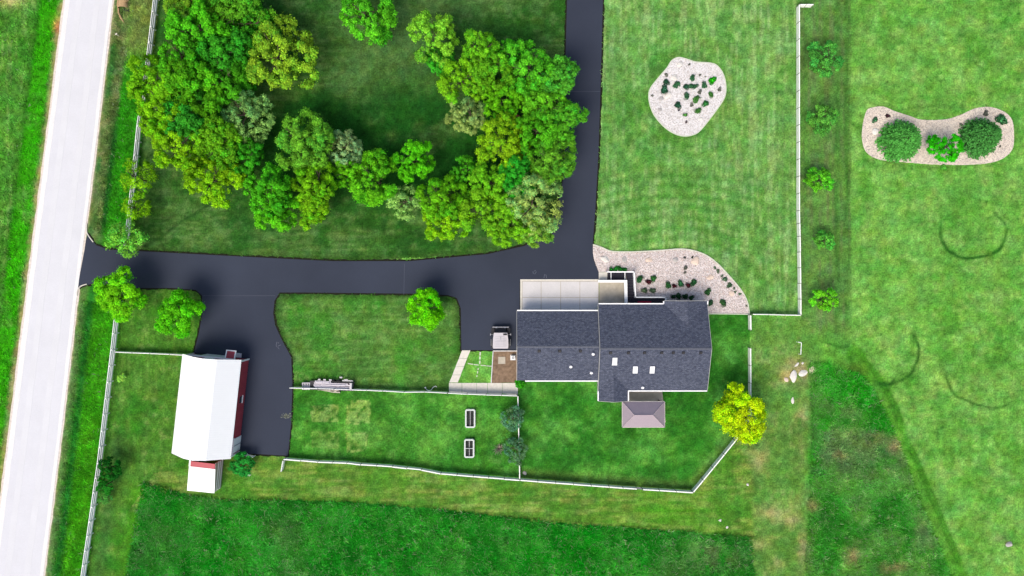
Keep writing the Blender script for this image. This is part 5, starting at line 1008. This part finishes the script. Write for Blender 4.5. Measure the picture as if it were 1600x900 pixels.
for x, y, q, c, l in ((999.5, 436, 5.4, (50, 110, 60), 'round green shrub nearest the ramp railing'), (1013, 440.5, 4.2, PU, 'dark purple shrub between two green ones near the ramp'), (1020.5, 435.5, 5, (56, 116, 56), 'green shrub right of the dark purple one near the ramp'), (1006.5, 453.5, 4.6, (92, 116, 84), 'faded green shrub in front of the porch, west of a pair'), (1019.5, 454, 4.6, (88, 112, 86), 'faded green shrub in front of the porch, east of a pair'), (1043.5, 445.5, 5, (50, 112, 56), 'green shrub at the west end of the second row'), (1053.5, 447, 3.6, PU, 'small dark purple shrub in the second row'), (1063, 443.5, 5, (52, 108, 66), 'green shrub in the middle of the second row'), (1075, 445.5, 4, PU, 'dark purple shrub towards the east of the second row'), (1083.5, 441.5, 5, (54, 114, 64), 'green shrub at the east end of the second row'), (1105.5, 456, 5, (62, 116, 60), 'isolated green shrub in the open gravel'), (1109.5, 473.5, 4.6, (58, 104, 66), 'green shrub touching the house corner'), (1129.5, 473.5, 5.4, (62, 110, 60), 'pale-centred green shrub furthest east in the gravel garden'), (1052, 463.5, 4, (38, 78, 48), 'dark shrub under the gable front, west end'), (1060, 463, 4.6, (38, 84, 46), 'dark shrub under the gable front, second from west'), (1070, 463.5, 4.6, (34, 76, 44), 'dark shrub under the gable front, third from west'), (1080, 465, 4, (38, 80, 50), 'dark shrub under the gable front, east end'),
                      (1071, 418.5, 3.2, GY, 'wispy grey plant north of the second row'), (1070, 426, 2.2, GY, 'smaller wispy grey plant below the other wispy one'), (1069.5, 402.5, 2, (70, 74, 74), 'dark little plant left of the biggest boulder'), (1081.5, 402, 1.8, (60, 70, 62), 'dark little plant touching the biggest boulder'), (1166, 478, 1.8, GY, 'tiny grey plant at the far eastern corner of the gravel garden')): plant(x, y, q, c, l, gg)
for i, (x, y, q) in enumerate(((955, 421.5, 4), (961.5, 420.5, 4.5), (968.5, 420.5, 4.6), (975.5, 421.5, 4))): plant(x, y, q, (40, 128, 44), ('grassy green plant at the west end of the railing hedge', 'second grassy green plant of the railing hedge', 'third grassy green plant of the railing hedge', 'grassy green plant at the east end of the railing hedge')[i], 'low green plants along the ramp railing', .8)
r = random.Random(77)
crp = ('at its northern end', 'second from its northern end', 'third from its northern end', 'fourth from its northern end', 'fifth, half way along', 'just south of half way', 'third from its southern end', 'second from its southern end', 'at its southern end')
for i in range(9):
    t = i/8; x = np.interp(t, [0, .3, .6, 1], [1121, 1133, 1143, 1157])-r.uniform(0.5, 5); y = np.interp(t, [0, .3, .6, 1], [419, 433, 445, 461])+r.uniform(-2, 2); plant(float(x), float(y), r.uniform(1.8, 4.6), ((78, 110, 80), (104, 122, 96), (64, 100, 66))[i % 3], 'grey-green creeper along the curved edging, '+crp[i], 'creeping plants along the curved edging', .4)
gb = 'small plants on the bow-tie gravel bed'
for x, y, q, c, l in ((1366.5, 188, 4.4, MD, 'grey-green small shrub at the north-west of the spruce bed'), (1386.5, 181.5, 3.4, (74, 50, 56), 'dark purplish small shrub at the north of the spruce bed'), (1539.5, 177.5, 4.2, GY, 'grey shrub at the north-east of the spruce bed'), (1563, 187, 8, (56, 120, 70), 'green shrub touching the darker spruce'), (1501, 194.5, 2.4, GY, 'tiny plant in the neck of the spruce bed'), (1460, 228, 4.5, (126, 120, 104), 'dry greyish shrub beside the vivid green tree'), (1562, 229, 1.8, GY, 'tiny plant in the south-east of the spruce bed')): plant(x, y, q, c, l, gb)
plant(1500-26, 262, 5, (90, 176, 60), 'low green tuft spilling over the south edge of the spruce bed', None, .4)
for x, y, q, l in ((388, 741, 3.2, 'white-flowered patch at the foot of the barn bush'),): plant(x, y, q, (214, 226, 206), l, None, .5)

# ---------------------------------------------------------------- tall grass in the meadow, field and verges
def tall_grass(name, poly, n, hmin, hmax, label, seed, keep=None, pale=.05, w=.055):
    r_ = np.random.default_rng(seed); poly = [(min(max(x, -60), 1660), min(y, 960)) for x, y in poly]; xs = [p[0] for p in poly]; ys = [p[1] for p in poly]; A = np.stack([r_.uniform(min(xs), max(xs), n*4), r_.uniform(min(ys), max(ys), n*4)], -1)
    A = A[inside(A[:, 0], A[:, 1], poly)]
    if keep is not None: A = A[keep(A[:, 0], A[:, 1])]
    dn = fbm(A[:, 0], A[:, 1], 18, 3, 3); A = A[r_.random(len(A)) < np.clip((dn-.25)*2.2, .15, 1)][:n]; k = len(A)
    c = colour_map(A[:, 0], A[:, 1])/M*r_.uniform(1.1, 2.9, (k, 1)); pl_ = r_.random(k) < pale*(dn[:k] > .5 if len(dn) >= k else 1); c[pl_] = np.array(alb(176, 200, 150))*r_.uniform(.7, 1.2, (pl_.sum(), 1))
    b = np.stack([(A[:, 0]-800)*S, (450-A[:, 1])*S, np.full(k, -.01)], -1); V = []
    for q in range(3):
        a = r_.uniform(0, 6.28, k); h = r_.uniform(hmin, hmax, k); le = h*r_.uniform(.8, 1.9, k); d = np.stack([np.cos(a), np.sin(a), 0*a], -1); s = np.stack([-np.sin(a), np.cos(a), 0*a], -1)*(w*r_.uniform(.6, 1.5, k))[:, None]; bb = b+r_.normal(size=(k, 3))*np.array([.05, .05, 0])
        V.append(np.stack([bb-s, bb+s, bb+d*le[:, None]+np.array([0, 0, 1])*h[:, None]], 1))
    V = np.stack(V, 1).reshape(-1, 3); me = np_mesh(name, V, np.arange(len(V)).reshape(-1, 3), MT['tallgrass']); add_col(me, 'col', np.repeat(c, 9, 0)); tag(obj(name, me), label, 'grass', kind='stuff')
tall_grass('meadow_grass', MEADOW, 60000, .2, .5, 'tall dark green meadow grass flecked with pale heads along the south', 1, pale=.13)
tall_grass('field_grass', SEFIELD, 34000, .15, .42, 'rough patchy grass in the south-east field', 2, pale=.13)
tall_grass('verge_grass', [(190, -60), (255, -60), (203, 385), (148, 360)], 9000, .1, .3, 'rough mixed grass on the verge north of the drive mouth', 3, pale=.03)
tall_grass('bank_grass', [(129, 470), (186, 480), (130, 960), (73, 960)], 9000, .1, .3, 'rough grass on the verge south of the drive mouth', 4, pale=.03)
tall_grass('roadside_grass', [(-60, -60), (100, -60), (-30, 960), (-60, 960)], 12000, .1, .28, 'rough grass west of the gravel road', 5, pale=.02)
dp = DRIVE+[DRIVE[0]]
tall_grass('edge_grass', [(200, -60), (960, -60), (960, 560), (730, 560), (460, 720), (290, 560), (130, 480)], 16000, .06, .2, 'longer grass fringe along the edges of the asphalt drive', 6, keep=lambda x, y: (segdist(x, y, dp) < 4.5) & (~inside(x, y, DRIVE)) & (segdist(x, y, dp) > 1.2) & ~((x > 805) & (y > 380)) & ~(inside(x, y, [(720, 545), (812, 545), (812, 620), (700, 620)])), pale=0, w=.04)
